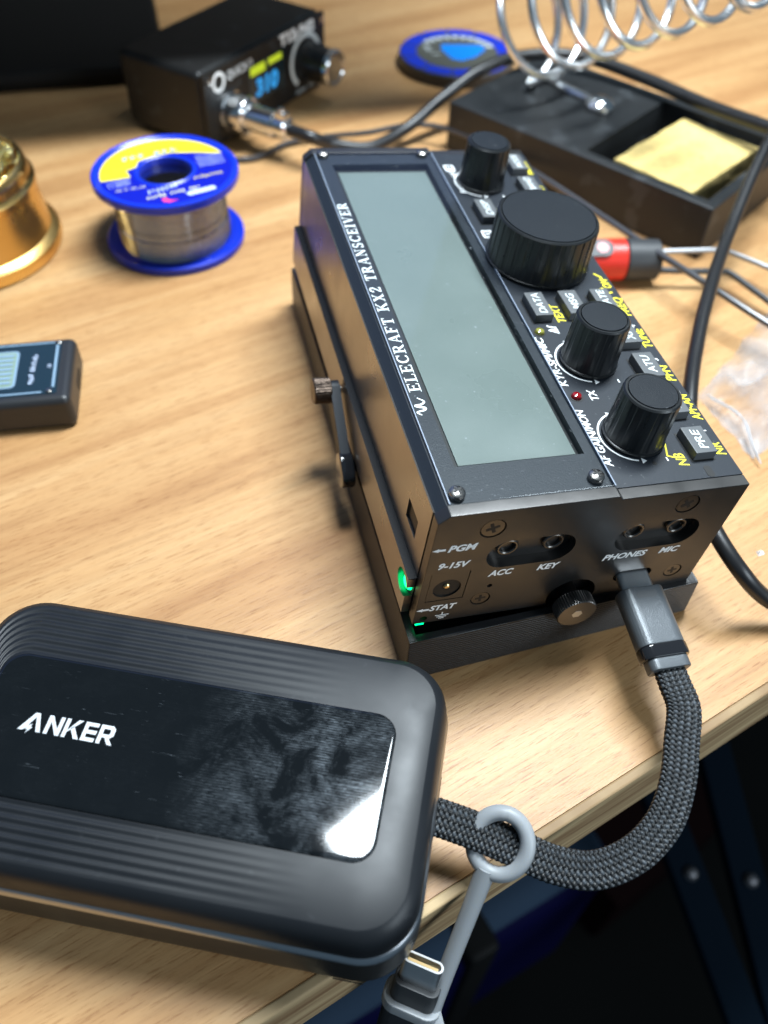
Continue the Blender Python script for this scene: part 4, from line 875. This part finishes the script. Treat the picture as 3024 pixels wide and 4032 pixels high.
# ================================================================== plastic bag
bg = thing('plastic_bag', 'crumpled clear plastic zip bag lying at right edge', 'plastic bag')
def sheet(z0, amp, seed, x0=0):
    b = MB(); nx, ny = 46, 40; o = Vector((117.5, 72, 0)); u = Vector((.64, .5, 0)).normalized(); v_ = Vector((.12, -.98, 0))
    vs2 = []
    for j in range(ny + 1):
        for i in range(nx + 1):
            s, t = i / nx, j / ny
            p = o + u * (s * 62) + v_ * ((t * (30 + 6 * s)))
            q = Vector((s * 5 + seed, t * 4, seed)); ed = min(1, 6 * min(s, 1 - s, t, 1 - t))
            h = z0 * ed + amp * ed * (abs(NZ.noise(q * .9)) * 1.5 + .35 * abs(NZ.noise(q * 2.1)))
            crease = math.exp(-((t - .35 - .5 * s + .3 * s * s) / .035) ** 2) * 2.2 * ed
            vs2.append((p.x + NZ.noise(q * 2) * 1.2, p.y + NZ.noise(q * 2 + Vector((9, 9, 9))) * 1.2, .25 + h + crease))
    f = [(j * (nx + 1) + i, j * (nx + 1) + i + 1, (j + 1) * (nx + 1) + i + 1, (j + 1) * (nx + 1) + i) for j in range(ny) for i in range(nx)]
    return b.add(vs2, f)
sheet(2.0, 4.6, 3.1).build('upper_film', M['film'], bg, 80)
sheet(.0, .9, 8.7).build('lower_film', M['film'], bg, 80)
zs = MB()
for dy in (0, 1.6): zs.tube(spline([(119, 70 - dy, 3), (123, 58 - dy, 4.6), (121.5, 48 - dy, 3.2), (121, 41.5 - dy, 1.6)], 8), .22, 6)
zs.build('zip_ridge', mat('film_white', (.5, .5, .52), .4, spec=.5), bg)
tag(MB().add([(-1, -.8, 0), (1.1, -.5, 0), (.6, .9, 0), (-.8, .7, 0), (-.3, -.2, 1.1), (.5, .3, .8)], [(0, 1, 5, 4), (1, 2, 5), (2, 3, 4, 5), (3, 0, 4), (0, 3, 2, 1)], Matrix.Translation((104.4, 10.7, 0.02))).build('solder_scrap', M['scrap'], None, 0), 'tiny silver solder scrap on the bare wood', 'scrap')

# ================================================================== monitor whose shade falls on the back of the desk
mo = thing('monitor', 'black monitor above the dark back left of the desk', 'monitor', (-150, 271, 0))
MB().box(-240, 0, 64, 276, 16, 380, 2).build('housing', M['mon'], mo)
MB().box(-232, -.6, 72, 268, -.1, 372).build('screen', M['screen'], mo, 0)
MB().box(-30, 16.5, 8, 30, 60, 170, 3, m=Matrix.Translation((0, 90, 0))).build('stand_neck', M['mon'], mo)
MB().box(-200, 66, 0, 122, 240, 10, 4).build('stand_foot_and_shade', M['mon'], mo)  # foot enlarged so its black stands in for shade in the back corner

bk = thing('back_light_block', 'unseen dark brown board added behind the monitor to block light', 'board', (-150, 480, 0))  # out of view, added to keep light off the back of the desk
MB().box(-400, 0, 0, 230, 12, 420, 1).build('light_block_panel', mat('light_block_dark_brown', (.03, .018, .01), .6), bk)
# ================================================================== below the desk
def below(name, label, cat): return thing(name, label, cat)
cb = below('cloth_bag', 'slate blue cloth bag with navy band under the desk', 'bag')
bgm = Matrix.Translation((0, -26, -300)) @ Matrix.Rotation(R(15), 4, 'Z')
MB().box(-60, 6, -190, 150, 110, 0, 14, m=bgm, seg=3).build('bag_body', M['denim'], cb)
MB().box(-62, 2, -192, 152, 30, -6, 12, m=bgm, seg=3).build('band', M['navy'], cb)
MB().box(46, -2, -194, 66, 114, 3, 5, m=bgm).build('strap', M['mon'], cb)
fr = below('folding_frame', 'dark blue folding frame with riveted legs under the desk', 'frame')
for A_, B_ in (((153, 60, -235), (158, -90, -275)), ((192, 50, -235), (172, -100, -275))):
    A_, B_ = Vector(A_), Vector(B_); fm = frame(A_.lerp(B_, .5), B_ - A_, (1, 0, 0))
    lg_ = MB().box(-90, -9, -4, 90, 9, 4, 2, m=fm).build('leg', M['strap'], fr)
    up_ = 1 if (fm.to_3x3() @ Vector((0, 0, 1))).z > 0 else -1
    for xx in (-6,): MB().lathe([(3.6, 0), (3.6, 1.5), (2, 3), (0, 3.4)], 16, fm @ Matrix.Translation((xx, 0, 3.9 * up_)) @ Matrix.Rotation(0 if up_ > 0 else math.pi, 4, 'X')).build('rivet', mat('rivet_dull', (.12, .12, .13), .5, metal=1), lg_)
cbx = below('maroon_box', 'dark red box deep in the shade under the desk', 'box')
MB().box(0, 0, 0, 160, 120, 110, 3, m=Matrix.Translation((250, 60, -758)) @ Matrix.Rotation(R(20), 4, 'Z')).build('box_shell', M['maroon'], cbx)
